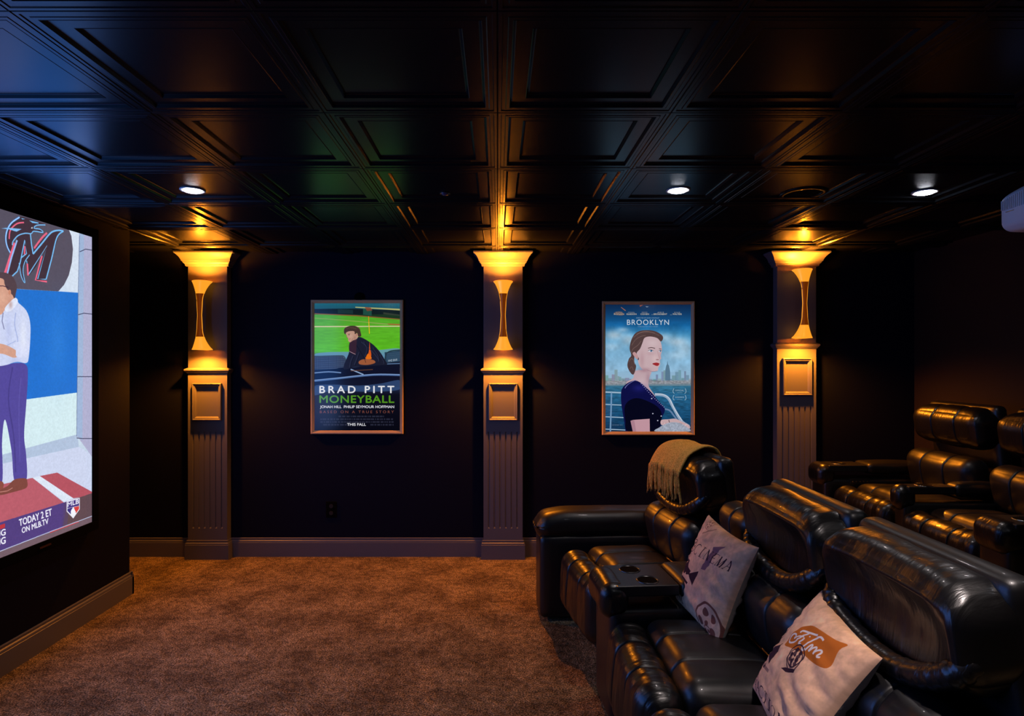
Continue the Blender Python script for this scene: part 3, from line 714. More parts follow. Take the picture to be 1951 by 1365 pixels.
# poster 2 (offset 125,108)
c2 = Canvas(752, 1130, (60, 130, 190), lambda x, y: (x-125, y-108))
c2.grad(0, 0, 752, 1130, [(0, (14, 44, 84)), (.07, (18, 66, 114)), (.16, (24, 104, 166)), (.24, (70, 150, 200)), (.38, (130, 184, 220)), (.5, (150, 196, 228)), (.58, (160, 196, 224)), (.635, (150, 176, 196)), (.64, (56, 118, 150)), (.72, (40, 104, 146)), (.9, (24, 76, 116)), (1, (16, 50, 84))])
for cx_, cy_, rx, ry, al_ in ((200, 380, 110, 60, .8), (330, 420, 90, 70, .7), (760, 440, 130, 60, .75), (640, 400, 90, 50, .6), (180, 480, 110, 50, .5), (820, 500, 90, 60, .5), (760, 560, 120, 50, .4), (280, 330, 60, 26, .5)):
    c2.glow(cx_, cy_, rx, ry, (206, 226, 240), al_)
c2.mottle(.16, 60, 0, 150, 752, 600, seed=8); c2.mottle(.30, 12, 0, 725, 752, 1130, seed=9, sx=4)
rr = random.Random(9)
x = 125
while x < 880:
    w = rr.uniform(14, 40); h = rr.uniform(20, 110) if (x < 330 or x > 560) else 20
    c2.poly([(x, 800), (x, 790-h), (x+w, 790-h), (x+w, 800)], (110+rr.random()*50, 134+rr.random()*40, 160+rr.random()*20), .75)
    for q in range(int(h/9)): c2.line([(x+3, 788-q*9), (x+w-3, 788-q*9)], 1.5, (80, 110, 140), .5)
    x += w*rr.uniform(.7, 1.1)
c2.poly([(650, 790), (652, 690), (660, 650), (666, 640), (671, 604), (676, 640), (684, 650), (694, 700), (696, 790)], (96, 130, 156))
c2.poly([(125, 786), (877, 782), (877, 826), (125, 826)], (150, 150, 156), .8); c2.mottle(.3, 8, 0, 670, 752, 718, seed=3, sx=2)
c2.poly([(125, 820), (877, 812), (877, 830), (125, 832)], (110, 140, 156), .8)
RL = (176, 200, 222)
for y in (888, 998, 1108, 1218): c2.line([(125, y-2), (300, y+6)], 12 if y == 888 else 8, RL)
c2.line([(178, 890), (176, 1000), (168, 1238)], 13, (120, 160, 200))
c2.line([(560, 908), (630, 914), (680, 945), (720, 1020), (790, 1140), (860, 1190)], 24, (160, 180, 206), sm=5); c2.line([(560, 904), (632, 908), (688, 945), (735, 1040), (800, 1140)], 8, (214, 226, 240), sm=5)
c2.line([(640, 1036), (690, 1050), (730, 1100), (770, 1150)], 14, (110, 140, 180), sm=4)
# woman in a navy dress, three-quarter profile to the right
SK2 = (214, 184, 190)
c2.smooth([(380, 700), (470, 690), (530, 700), (510, 760), (505, 830), (560, 920), (560, 960), (420, 900), (330, 850), (310, 800), (370, 760)], (206, 176, 184))
c2.smooth([(420, 400), (520, 385), (590, 410), (614, 450), (622, 510), (612, 560), (616, 590), (604, 600), (606, 640), (590, 670), (584, 696), (540, 702), (480, 700), (430, 660), (410, 600), (400, 500)], SK2)
c2.glow(560, 590, 34, 46, (236, 206, 206), .55); c2.glow(540, 450, 60, 40, (232, 210, 214), .5); c2.glow(446, 600, 26, 90, (184, 140, 150), .45); c2.glow(470, 690, 60, 24, (168, 122, 138), .6); c2.glow(520, 545, 46, 16, (196, 154, 164), .35); c2.glow(440, 800, 50, 60, (224, 198, 206), .5); c2.glow(500, 760, 24, 60, (170, 132, 150), .5); c2.glow(606, 560, 12, 40, (190, 146, 156), .4)
HR = (88, 66, 66)
c2.smooth([(420, 345), (480, 335), (560, 344), (620, 378), (632, 410), (612, 436), (580, 406), (520, 392), (470, 404), (450, 450), (430, 500), (400, 540), (420, 590), (384, 560), (380, 620), (395, 660), (372, 730), (340, 706), (318, 650), (332, 590), (352, 560), (338, 500), (350, 430), (380, 372)], HR)
for a in (((372, 400), (430, 360), (520, 352), (600, 384)), ((356, 470), (390, 420), (440, 390), (480, 384)), ((350, 540), (370, 500), (410, 470), (440, 430)), ((330, 620), (350, 590), (372, 600), (380, 640)), ((340, 680), (356, 660), (370, 690)), ((400, 372), (470, 345), (560, 362))):
    c2.line(list(a), 5, (140, 112, 106), .7, sm=5)
c2.smooth([(364, 540), (384, 530), (408, 560), (412, 592), (396, 590), (376, 566)], (206, 160, 162)); c2.ell(414, 594, 5, 7, (60, 50, 70))
for k in range(26):
    t = k/25; c2.line([(352+t*200, 470-110*math.sin(t*2.4)), (380+t*190, 410-50*math.sin(t*2.6)), (430+t*190, 380-26*math.sin(t*2.8)+t*14)], 2.2, (120, 94, 90) if k % 2 else (62, 44, 48), .45, sm=4)
for k in range(9): c2.line([(330+k*6, 590+k*3), (336+k*6, 640), (346+k*4, 690-k*2)], 2.2, (120, 94, 90) if k % 2 else (60, 42, 46), .5, sm=4)
c2.line([(500, 496), (530, 490), (562, 498)], 6, (78, 54, 56), sm=4); c2.line([(596, 500), (618, 504)], 5, (78, 54, 56))
c2.ell(524, 520, 24, 8, (228, 226, 236)); c2.ell(528, 520, 9, 8, (64, 110, 150)); c2.line([(500, 517), (524, 510), (548, 520)], 3.5, (50, 36, 44), sm=4)
c2.ell(606, 522, 13, 6, (220, 220, 232)); c2.ell(609, 522, 6, 6, (64, 110, 150)); c2.line([(594, 518), (608, 513), (620, 519)], 3, (50, 36, 44), sm=3)
c2.line([(584, 520), (592, 560), (604, 592)], 4, (190, 140, 146), .7, sm=4); c2.ell(582, 598, 14, 5, (150, 100, 106), .7)
c2.smooth([(538, 634), (570, 624), (590, 628), (600, 634), (588, 652), (568, 652)], (176, 50, 54)); c2.line([(538, 635), (570, 637), (600, 634)], 2.5, (110, 26, 40))
c2.line([(490, 690), (540, 704), (582, 698)], 4, (150, 112, 124), .6, sm=4)
NV = (16, 18, 74)
c2.smooth([(262, 900), (275, 850), (320, 806), (382, 784), (430, 800), (476, 840), (530, 890), (580, 950), (640, 1020), (646, 1060), (620, 1120), (612, 1180), (614, 1238), (560, 1240), (330, 1240), (304, 1238), (290, 1150), (266, 1000)], NV)
c2.smooth([(300, 1000), (400, 940), (560, 1000), (620, 1080), (600, 1200), (560, 1238), (330, 1238), (300, 1140)], (6, 6, 22), .85)
c2.glow(420, 850, 70, 40, (44, 44, 150), .5)
c2.poly([(345, 1142), (370, 1134), (430, 1130), (514, 1124), (516, 1240), (366, 1240)], (208, 160, 172)); c2.poly([(345, 1142), (378, 1136), (396, 1240), (366, 1240)], (176, 128, 146), .7)
for k in range(16): t = k/15; c2.ell(440+t*200, 812+t*206+10*math.sin(t*3), 4.5, 3.5, (180, 176, 226), .9)
for k in range(22): t = k/21; c2.ell(298+t*90-150*t*(1-t)*.4, 850-70*t, 3.4, 3, (150, 150, 214), .8)
for p in ((542, 1078), (585, 1140), (616, 1100), (532, 944)): c2.ell(p[0], p[1], 6, 5, (210, 210, 232))
c2.smooth([(616, 1136), (680, 1128), (740, 1124), (800, 1150), (860, 1180), (868, 1210), (820, 1220), (700, 1180), (620, 1180)], (214, 180, 184))
c2.line([(682, 1134), (690, 1164)], 5, (40, 30, 40))
c2.smooth([(570, 1238), (600, 1200), (680, 1160), (760, 1158), (830, 1190), (860, 1238)], (170, 178, 196)); c2.mottle(.2, 10, 440, 1050, 740, 1130, seed=12)
c2.text('BROOKLYN', 315, 288, 684, 288, 46, (226, 232, 240), sp=1.15)
c2.text('DIRECTED BY JOHN CROWLEY', 396, 232, 600, 232, 11, (170, 196, 220), .9)
c2.text('SCREENPLAY BY NICK HORNBY', 410, 308, 588, 308, 9, (150, 180, 210), .9)
for (t1, t2, a, b) in (('SAOIRSE', 'RONAN', 200, 288), ('DOMHNALL', 'GLEESON', 310, 398), ('EMORY', 'COHEN', 434, 508), ('JIM', 'BROADBENT', 550, 668), ('JULIE', 'WALTERS', 716, 796)):
    mid = (a+b)/2; w = (b-a)*.30 if len(t1) < 4 else (b-a)*.42
    c2.text(t1, mid-w*.8, 181, mid+w*.8, 181, 8, (206, 190, 170), .9); c2.text(t2, a, 199, b, 199, 13, (220, 206, 184), .95, bold=.06)
c2.line([(528, 197), (546, 197)], 3, (190, 190, 190), .7); c2.line([(694, 199), (712, 199)], 3, (190, 190, 190), .7)
c2.poly([(262, 128), (306, 160), (298, 164), (262, 134)], (206, 120, 84), .8); c2.poly([(425, 116), (460, 110), (430, 126)], (206, 100, 60), .8); c2.poly([(476, 124), (508, 126), (490, 132)], (190, 206, 220), .8)
c2.smooth([(200, 180), (250, 168), (290, 190), (270, 206), (220, 200)], (206, 130, 90), .35)
for yy in (880, 940):
    for sgn, xx in ((-1, 728), (1, 826)): c2.line([(xx, yy-26), (xx+sgn*8, yy-6), (xx+sgn*6, yy+10), (xx-sgn*4, yy+18)], 4, (206, 226, 240), .9, sm=4)
    c2.text('OFFICIAL' if yy == 880 else 'SUNDANCE', 738, yy-2, 816, yy-2, 12, (200, 220, 236), .9); c2.line([(756, yy+12), (802, yy+12)], 3, (160, 196, 220), .7)
c2.text('NOVEMBER 2015', 182, 1184, 276, 1184, 9, (130, 150, 180), .9)
framed('harbour_film_poster', 1.221, 1.529, .747, 1.084, c2, 'gold framed film poster of a woman before a harbour skyline', POSTER_GAIN)
# small wall fittings
wp = empty('wall_socket', (-1.35, WALL_Y, .38), 'black wall socket low on the wall under the left poster', 'socket')
MB().box(-.043, .043, -.007, 0, -.065, .065).build('cover_plate', M['velvet'], wp, bevel=.003)
for sz in (-1, 1): MB().lathe([(.0005, -.010), (.016, -.010), (.017, -.006)], (0, 0, sz*.028), 16, 'y').build('outlet', M['plastic'], wp)
wh = empty('wall_bracket', (-1.122, WALL_Y, 2.10), 'small round black bracket on the wall above the left poster', 'bracket')
MB().lathe([(.0005, -.022), (.030, -.022), (.040, -.014), (.044, 0)], (0, 0, 0), 24, 'y').build('bracket_cap', M['velvet'], wh, smooth=True)

# ------------------------------------------------------------------ cushions (rounded, puffed, seamed blocks)
def puffbox(name, c, s, r, bulge=(0, 0, 0), seams=(), groove=.010, nx=14, ny=44, nz=14, fn=None, wr=0.0, wf=16, material=None, parent=None, tilt=0.0, seed=0.0):
    hx, hy, hz = s[0]/2, s[1]/2, s[2]/2
    def par(n, h):
        L_ = [math.sin(t*PI/2) for t in np.linspace(-1, 1, n+1)]
        L_ = [.55*a+.45*b for a, b in zip(L_, np.linspace(-1, 1, n+1))]
        return L_
    px, py, pz = par(nx, hx), par(ny, hy), par(nz, hz)
    for sm in seams:
        for d in (-.014, -.008, -.0045, -.0018, 0, .0018, .0045, .008, .014): py.append((sm+d)/hy)
    py = sorted(set(round(v, 5) for v in py))
    vid = {}; vs = []; fs = []
    def V(a, b, c_):
        k = (round(a, 5), round(b, 5), round(c_, 5))
        if k in vid: return vid[k]
        P = Vector((a*hx, b*hy, c_*hz))
        Q = Vector((max(-hx+r, min(hx-r, P.x)), max(-hy+r, min(hy-r, P.y)), max(-hz+r, min(hz-r, P.z))))
        d = P-Q
        N = d.normalized() if d.length > 1e-7 else Vector((0, 0, 1))
        R = Q+N*r
        R.x += bulge[0]*a*(1-b*b)*(1-c_*c_); R.y += bulge[1]*b*(1-a*a)*(1-c_*c_); R.z += bulge[2]*c_*(1-a*a)*(1-b*b)
        for sm in seams:
            g = math.exp(-((R.y-sm)/.0042)**2)*groove+math.exp(-((R.y-sm)/.03)**2)*groove*.55
            R -= Vector((N.x, 0, N.z))*g
        if wr:
            w = noise.noise(Vector((R.x*5+seed, R.y*wf, R.z*5)))+.5*noise.noise(Vector((R.x*9+seed, R.y*wf*2.3, R.z*9)))
            R += N*w*wr
        if fn: R = fn(R, a, b, c_)
        vid[k] = len(vs); vs.append(R); return vid[k]
    def face(A, B, f):
        for i in range(len(A)-1):
            for j in range(len(B)-1): fs.append((f(A[i], B[j]), f(A[i+1], B[j]), f(A[i+1], B[j+1]), f(A[i], B[j+1])))
    for e_ in (-1, 1):
        face(px, py, lambda u, v: V(u, v, e_)); face(px, pz, lambda u, v: V(u, e_, v)); face(py, pz, lambda u, v: V(e_, u, v))
    ct, st = math.cos(tilt), math.sin(tilt)
    vs = [(c[0]+v[0]*ct+v[2]*st, c[1]+v[1], c[2]-v[0]*st+v[2]*ct) for v in vs]
    o = mk(name, vs, fs, material or M['leather'], parent, True); fix(o); o.data.shade_smooth(); return o

# One recliner: local x = 0 under the top of the headrest, -x towards the screen, y across
SWD = .60
def recliner(loc, rz, label, group, rolled=True):
    s = empty('recliner', loc, label, 'armchair', rz, group)
    w = SWD; sm = (-w*.17, w*.17)
    def sag(R, a, b, c_):
        lo = max(0, -c_); cen = 1-(b*b)
        R.z -= (.060 if rolled else .008)*lo*cen                                   # the lower roll hangs in a curve
        if a < 0 and rolled: R.x += .050*(max(0, 1-(b*1.12)**4)*max(0, 1-((c_+.02)*1.35)**2))*(-a)      # hollow in the middle
        R.x += .03*abs(b)**3*(-1 if a < 0 else 0)
        return R
    puffbox('headrest', (-.045, 0, .940), (.190, w*.99, .245), .085, (.012, 0, .012), () if rolled else sm, .008, 20, 56, 24, sag, .0040 if rolled else .0015, 14, M['creased'], s, -.16, seed=1.3)
    puffbox('lumbar_cushion', (-.115, 0, .615), (.170, w*.985, .29), .075, (.025, 0, .0), sm, .009, 16, 44, 18, None, .002, 9, M['leather'], s, -.20, seed=4.1)
    pts = spline([(-.055, .262, .925), (-.105, .272, .868), (-.132, .22, .812), (-.140, .06, .778), (-.140, -.08, .782), (-.136, -.20, .822), (-.110, -.268, .880), (-.055, -.262, .935)], 12, False)
    n_ = len(pts)-1
    rr_ = [(.014+.018*min(1, 5*k/n_, 5*(n_-k)/n_))*(1+.07*noise.noise(Vector((k*.55, loc[1], 3)))+.05*math.sin(k*1.9)) for k in range(n_+1)]
    if rolled: MB().tube(pts, rr_, 14).build('bolster', M['gathered'], s, smooth=True)
    puffbox('back_shell', (.050, 0, .62), (.085, w*.98, .94), .035, (0, 0, 0), (), 0, 8, 20, 20, None, 0, 8, M['leather'], s, -.10)
    def crest(R, a, b, c_):
        if a < 0 and c_ > 0: R.z += .012*(-a)
        return R
    puffbox('seat_cushion', (-.36, 0, .40), (.42, w*.985, .19), .070, (.0, 0, .022), sm, .009, 22, 44, 12, crest, .0025, 12, M['leather'], s, 0, seed=7.7)
    puffbox('leg_rest', (-.645, 0, .325), (.165, w*.985, .33), .075, (.012, 0, .0), sm, .009, 16, 56, 22, None, .0050, 26, M['gathered'], s, .06, seed=9.2)
    puffbox('base', (-.29, 0, .20), (.64, w*.995, .32), .02, (0, 0, 0), (), 0, 6, 6, 6, None, 0, 8, M['leather'], s)
    for sx in (-.55, -.06):
        for sy in (-.24, .24): MB().lathe([(.018, 0), (.022, .004), (.026, .045)], (sx, sy, 0), 12, cap=True).build('foot', M['plastic'], s)
    return s

def arm(loc, rz, width, label, group, holders=1, plate=True, back=False, front=-.74, buttons=False, top=.62, rear=-.02):
    """arm or console between seats; same local frame as the recliner"""
    s = empty('console_arm', loc, label, 'armrest', rz, group)
    xc = (front+rear)/2; dl = rear-front
    def droop(R, a, b, c_):
        if c_ > 0 and a < -.5: R.z -= .035*((-a-.5)/.5)**2
        return R
    puffbox('arm_body', (xc+.01, 0, .27), (dl-.03, width*.96, .50), .03, (0, 0, 0), (), 0, 14, 10, 14, None, 0, 8, M['leather'], s)
    padend = front+.52 if not plate else front
    if plate:
        puffbox('arm_pad', (front+.05, 0, top-.075), (.13, width, .15), .055, (0, 0, .004), (), 0, 14, 18, 14, None, .002, 20, M['gathered'], s)
        px0, px1 = front+.055, front+.33
        MB().box(px0, px1, -width*.46, width*.46, top-.05, top-.004).build('cup_plate', M['plastic'], s, bevel=.006)
        for k in range(holders):
            yy = 0 if holders == 1 else (k-.5)*width*.46
            xx = px0+.12+(.0 if holders == 1 else (.035 if k == 0 else -.005))
            h = MB().lathe([(.0425, .000), (.047, .003), (.050, .000), (.050, -.003)], (xx, yy, top-.003), 28).build('cup_holder', M['dimchrome'] if holders > 1 else M['chrome'], s, smooth=True)
            MB().lathe([(.0005, .0004), (.043, .0004)], (xx, yy, top-.004), 24).build('cup_well', M['velvet'], h)
        puffbox('storage_lid', ((px1+rear)/2, 0, top-.03), (rear-px1-.01, width*.98, .075), .03, (0, 0, .012), (), 0, 14, 18, 10, None, .001, 10, M['leather'], s)
    else:
        puffbox('arm_pad', (xc, 0, top-.085), (dl, width, .17), .075, (0, 0, .006), (), 0, 40, 20, 14, droop, .002, 20, M['leather'], s)
    if back:
        puffbox('back_pad', (-.02, 0, .74), (.14, width*1.02, .36), .06, (.02, 0, 0), (0,), .008, 14, 24, 18, None, .002, 9, M['leather'], s, -.18)
    if buttons:
        bpn = MB().box(front+.20, front+.34, -width*.48-.006, -width*.47, top-.135, top-.095).build('button_panel', M['plastic'], s, bevel=.002)
        for k in range(5): MB().lathe([(.0005, -.008), (.004, -.008), (.005, 0)], (front+.215+k*.026, -width*.48-.005, top-.115), 8, 'y').build('button', M['chrome'], bpn)
    return s
G1, G2 = 'black leather recliners in the front row', 'black leather recliners on the riser'
A1 = math.radians(9)
X1 = 1.185
S3, S2 = (X1, 1.635, 0), (X1, 2.255, 0)
recliner(S3, 0, 'nearest black leather recliner of the front row, film cushion on it', G1)
recliner(S2, 0, 'middle black leather recliner of the front row, cinema cushion on it', G1)
S1 = (1.12, 3.33, 0)
r1 = recliner(S1, A1, 'farthest black leather recliner of the front row, mustard throw on its headrest', G1)
arm((X1, 1.225, 0), 0, .19, 'black leather arm at the near end of the front row', 'front row arms', plate=False)
arm((X1-.01, 2.745, 0), math.radians(4), .30, 'wide black console with two cup holders in the front row', 'front row arms', holders=2, back=True, front=-.73)
arm((1.065, 3.785, 0), math.radians(3), .24, 'black leather arm at the far end of the front row near the wall', 'front row arms', plate=False, front=-.84, top=.66)
X2 = 3.09
recliner((X2, 3.96, RISER), 0, 'black recliner of the rear row nearest the poster wall', G2, False)
recliner((X2, 3.25, RISER), 0, 'second black recliner of the rear row, cut by the right picture edge', G2, False)
arm((X2, 4.38, RISER), 0, .20, 'black arm with chrome cup holder nearest the right pilaster, rear row', 'rear row arms', front=-.77, buttons=True)
arm((X2, 3.605, RISER), 0, .11, 'narrow black arm between the two rear recliners', 'rear row arms', front=-.70)
arm((X2, 2.82, RISER), 0, .20, 'black arm with chrome cup holder at the right picture edge, rear row', 'rear row arms', front=-.78)

# ------------------------------------------------------------------ mustard throw on the far headrest
th = empty('throw_blanket', (S1[0], S1[1], 0), 'mustard fringed throw hanging over the far front-row headrest', 'blanket', A1*1)
prof = spline([(.10, .80), (.095, .95), (.085, 1.05), (.055, 1.105), (.0, 1.118), (-.06, 1.108), (-.115, 1.075), (-.150, 1.025), (-.168, .985)], 5, False)
ny = 34; y0, y1 = -.10, .335; vs = []; fs = []
for i, (x, z) in enumerate(prof):
    t = i/(len(prof)-1)
    for j in range(ny+1):
        u = j/ny; y = y0+(y1-y0)*u+.03*(1-t)*(1-u)-.015
        en = max(0, u-.82)/.18
        wob = .006*noise.noise(Vector((u*9, t*5, 1)))+.004*math.sin(u*38+t*2)*max(0, t-.6)
        vs.append((x-wob*(-1 if t < .4 else 1)-.0+en*en*.02*(1 if t > .5 else 0), y+.004*noise.noise(Vector((t*9, u*6, 4))), z+wob*.8-.045*en*en+.004*math.sin(u*13)))
for i in range(len(prof)-1):
    for j in range(ny): a = i*(ny+1)+j; fs.append((a, a+1, a+ny+2, a+ny+1))
cl = mk('woven_cloth', vs, fs, M['mustard'], th, True)
so = cl.modifiers.new('thick', 'SOLIDIFY'); so.thickness = .009; so.offset = 0
rr = random.Random(2)
lastrow = vs[-(ny+1):]
for k in range(30):
    u = (k+.5)/30; a = lastrow[int(u*ny)]; b = lastrow[min(ny, int(u*ny)+1)]; f = u*ny-int(u*ny)
    p = Vector(a)*(1-f)+Vector(b)*f
    ln = rr.uniform(.115, .165); dx, dy = rr.uniform(-.008, .004), rr.uniform(-.014, .014)
    pts = [p+Vector((.002, 0, .010)), p+Vector((-.004, dy*.1, -.012)), p+Vector((-.006+dx*.4, dy*.4, -ln*.4)), p+Vector((-.004+dx, dy, -ln*.8)), p+Vector((dx, dy*1.5, -ln))]
    mb = MB().tube(spline(pts, 3, False), [.0045, .0072, .0072, .005, .0046, .005, .0056, .006, .0062, .006, .0058, .005, .0025][:13], 6)
    mb.tube([pts[3]+Vector((.002, .004, 0)), pts[4]+Vector((-.006, .008, -.012))], [.0035, .0015], 5)
    mb.build('tassel', M['mustard'], th, smooth=True)

# ------------------------------------------------------------------ printed cushions
def homog(Q):
    src = [(0, 0), (1, 0), (1, 1), (0, 1)]; A = []; B = []
    for (u, v), (x, y) in zip(src, Q):
        A.append([x, y, 1, 0, 0, 0, -u*x, -u*y]); B.append(u); A.append([0, 0, 0, x, y, 1, -v*x, -v*y]); B.append(v)
    return np.append(np.linalg.solve(np.array(A, float), np.array(B, float)), 1).reshape(3, 3)
CW = 900
def pillow_canvas(Q, seed):
    Hm = homog(Q)
    def f(x, y):
        p = Hm@np.array([x, y, 1.]); return ((.15+.84*p[0]/p[2])*CW, p[1]/p[2]*CW)
    c = Canvas(CW, CW, (240, 186, 146), f); c.mottle(.16, 160, seed=seed); c.mottle(.10, 30, seed=seed+1)
    return c
DK = (58, 36, 48); BR = (150, 100, 78)
def reel(c, cx, cy, r, col, al=1.0, sq=1.0, rot=0):      # film reel, canvas units
    k = c.m; c.m = lambda x, y: (x, y)
    ring = lambda R_: [(cx+R_*math.cos(t), cy+R_*sq*math.sin(t)) for t in np.linspace(0, 2*PI, 48)]
    c.line(ring(r), r*.12, col, al)
    for q in range(5):
        a = 2*PI*q/5+rot; c.ell(cx+r*.56*math.cos(a), cy+r*.56*sq*math.sin(a), r*.22, r*.22*sq, col, al)
    c.ell(cx, cy, r*.13, r*.13*sq, col, al); c.m = k
# serif letters as thick and thin strokes in a unit box (y down)
SER = {'C': [('t', [(.92, .22), (.8, .05), (.5, 0), (.2, .12), (.05, .5), (.2, .88), (.5, 1), (.8, .95), (.94, .78)])],
       'I': [('b', [(.5, 0), (.5, 1)]), ('n', [(.2, 0), (.8, 0)]), ('n', [(.2, 1), (.8, 1)])],
       'N': [('n', [(.15, 0), (.15, 1)]), ('b', [(.12, 0), (.88, 1)]), ('n', [(.86, 0), (.86, 1)]), ('n', [(0, 1), (.32, 1)]), ('n', [(.68, 0), (1, 0)]), ('n', [(0, 0), (.2, 0)])],
       'E': [('b', [(.25, 0), (.25, 1)]), ('n', [(.05, 0), (.9, 0), (.92, .2)]), ('n', [(.25, .48), (.7, .48)]), ('n', [(.05, 1), (.9, 1), (.95, .78)])],
       'M': [('n', [(.12, 0), (.12, 1)]), ('b', [(.1, 0), (.48, 1)]), ('n', [(.48, 1), (.86, 0)]), ('b', [(.86, 0), (.86, 1)]), ('n', [(0, 1), (.26, 1)]), ('n', [(.7, 1), (1, 1)])],
       'A': [('n', [(.5, 0), (.1, 1)]), ('b', [(.5, 0), (.88, 1)]), ('n', [(.24, .64), (.74, .64)]), ('n', [(0, 1), (.25, 1)]), ('n', [(.72, 1), (1, 1)])],
       'T': [('b', [(.5, 0), (.5, 1)]), ('n', [(.05, .2), (.08, 0), (.92, 0), (.95, .2)]), ('n', [(.3, 1), (.7, 1)])],
       'O': [('t', [(.5, 0), (.15, .15), (.04, .5), (.15, .85), (.5, 1), (.85, .85), (.96, .5), (.85, .15), (.5, 0)])]}
def serif(c, word, x0, y0, x1, y1, upx, upy, thick, col=DK):
    """letters between two baseline points given in the canvas's own map; (upx, upy) = cap height"""
    n = len(word); dx, dy = (x1-x0)/n, (y1-y0)/n
    for i, ch in enumerate(word):
        wd = .84
        for kind, P in SER[ch]:
            Q = [(x0+dx*(i+.08+p[0]*wd)+upx*(1-p[1]), y0+dy*(i+.08+p[0]*wd)+upy*(1-p[1])) for p in P]
            c.line(Q, {'b': thick, 'n': thick*.32, 't': thick*.75}[kind], col, sm=6 if kind == 't' else 0, taper=(kind == 't'))
Q1 = [(1350, 989), (1442, 1052), (1370, 1235), (1289, 1146)]
p1 = pillow_canvas(Q1, 21)
def PA(P): return [(1290+x*170/859, 970+y*270/1365) for x, y in P]
p1.poly(PA([(425, 408), (540, 404), (460, 480), (375, 640), (330, 620), (420, 440)]), (130, 92, 100))
a, b = PA([(208, 455), (585, 700)]); 
serif(p1, 'CINEMA', *PA([(205, 440)])[0], *PA([(590, 668)])[0], *(np.array(PA([(45, -88)])[0])-np.array([1290, 970])), 15)
p1.poly(PA([(185, 640), (305, 638), (240, 768)]), DK)
p1.poly(PA([(105, 500), (140, 470), (175, 510), (170, 570), (210, 620), (190, 650), (150, 640), (140, 610), (110, 620), (85, 590)]), DK)
p1.poly(PA([(80, 620), (190, 730), (175, 745), (75, 645)]), DK); p1.line(PA([(80, 640), (60, 760), (80, 920)]), 14, DK); p1.line(PA([(60, 650), (40, 780), (60, 900)]), 10, DK)
reel(p1, *p1.m(*PA([(195, 360)])[0]), 60, DK, .95); reel(p1, *p1.m(*PA([(145, 420)])[0]), 44, DK, .9)
reel(p1, *p1.m(*PA([(310, 150)])[0]), 55, BR, .8); reel(p1, *p1.m(*PA([(350, 1130)])[0]), 165, (128, 70, 56), .9, rot=.4); reel(p1, *p1.m(*PA([(330, 1230)])[0]), 70, (128, 70, 56), .9)
p1.line(PA([(270, 250), (330, 230), (400, 200)]), 16, BR, .6, sm=4)
Q2 = [(1573, 1128), (1672, 1264), (1540, 1454), (1430, 1325)]
p2 = pillow_canvas(Q2, 33)
def PB(P): return [(1420+x*270/1445, 1110+y*255/1365) for x, y in P]
p2.smooth(PB([(555, 690), (650, 580), (740, 520), (850, 520), (960, 590), (1090, 690), (1170, 730), (1120, 800), (1070, 940), (1020, 990), (900, 920), (800, 830), (660, 760)]), (196, 104, 38), 1, 4)
WHT = (236, 222, 214)
p2.line(PB([(745, 600), (770, 578), (850, 610), (935, 645)]), 15, WHT, sm=6)
p2.line(PB([(840, 612), (790, 632), (745, 668), (690, 694), (640, 694), (612, 665), (628, 620), (665, 598), (702, 615), (700, 645), (672, 648)]), 14, WHT, sm=6)
p2.line(PB([(705, 650), (750, 640), (795, 655)]), 11, WHT, sm=4)
p2.line(PB([(806, 668), (770, 702), (750, 728), (778, 738)]), 16, WHT, sm=5); p2.ell(*PB([(850, 652)])[0], 1.5, 1.5, WHT)
p2.line(PB([(995, 706), (965, 668), (905, 684), (850, 734), (800, 782), (805, 804), (838, 796)]), 16, WHT, sm=6)
p2.line(PB([(838, 812), (870, 775), (898, 752), (902, 772), (872, 822)]), 14, WHT, sm=5); p2.line(PB([(872, 822), (910, 790), (940, 780), (942, 802), (912, 848)]), 14, WHT, sm=5)
p2.line(PB([(912, 848), (950, 818), (984, 812), (986, 838), (956, 880), (985, 888)]), 14, WHT, sm=5)
cx_, cy_ = p2.m(*PB([(745, 860)])[0]); reel(p2, cx_, cy_, 82, DK, 1, .95, .2); reel(p2, cx_+12, cy_+26, 80, DK, .8, .95, .2)
p2.poly(PB([(580, 965), (640, 965), (770, 1005), (750, 1035), (640, 1010)]), DK)
p2.poly(PB([(315, 740), (370, 668), (520, 664), (375, 890)]), DK); p2.poly(PB([(180, 830), (210, 800), (380, 950), (370, 985)]), (140, 104, 96), .8)
p2.poly(PB([(245, 870), (280, 830), (300, 860), (265, 905)]), DK); p2.poly(PB([(240, 720), (320, 640), (350, 660), (270, 750)]), DK, .85)
for k in range(9): p2.line(PB([(170+k*20, 800-k*22), (200+k*20, 830-k*22)]), 7, DK, .8)
reel(p2, *p2.m(*PB([(430, 430)])[0]), 75, DK, .95, 1.0)
reel(p2, *p2.m(*PB([(90, 980)])[0]), 40, DK, .9); p2.line(PB([(80, 1040), (70, 1120), (110, 1220)]), 16, (104, 70, 70))
serif(p2, 'ACTION', *PB([(105, 1115)])[0], *PB([(600, 1560)])[0], *(np.array(PB([(55, -100)])[0])-np.array([1420, 1110])), 15)

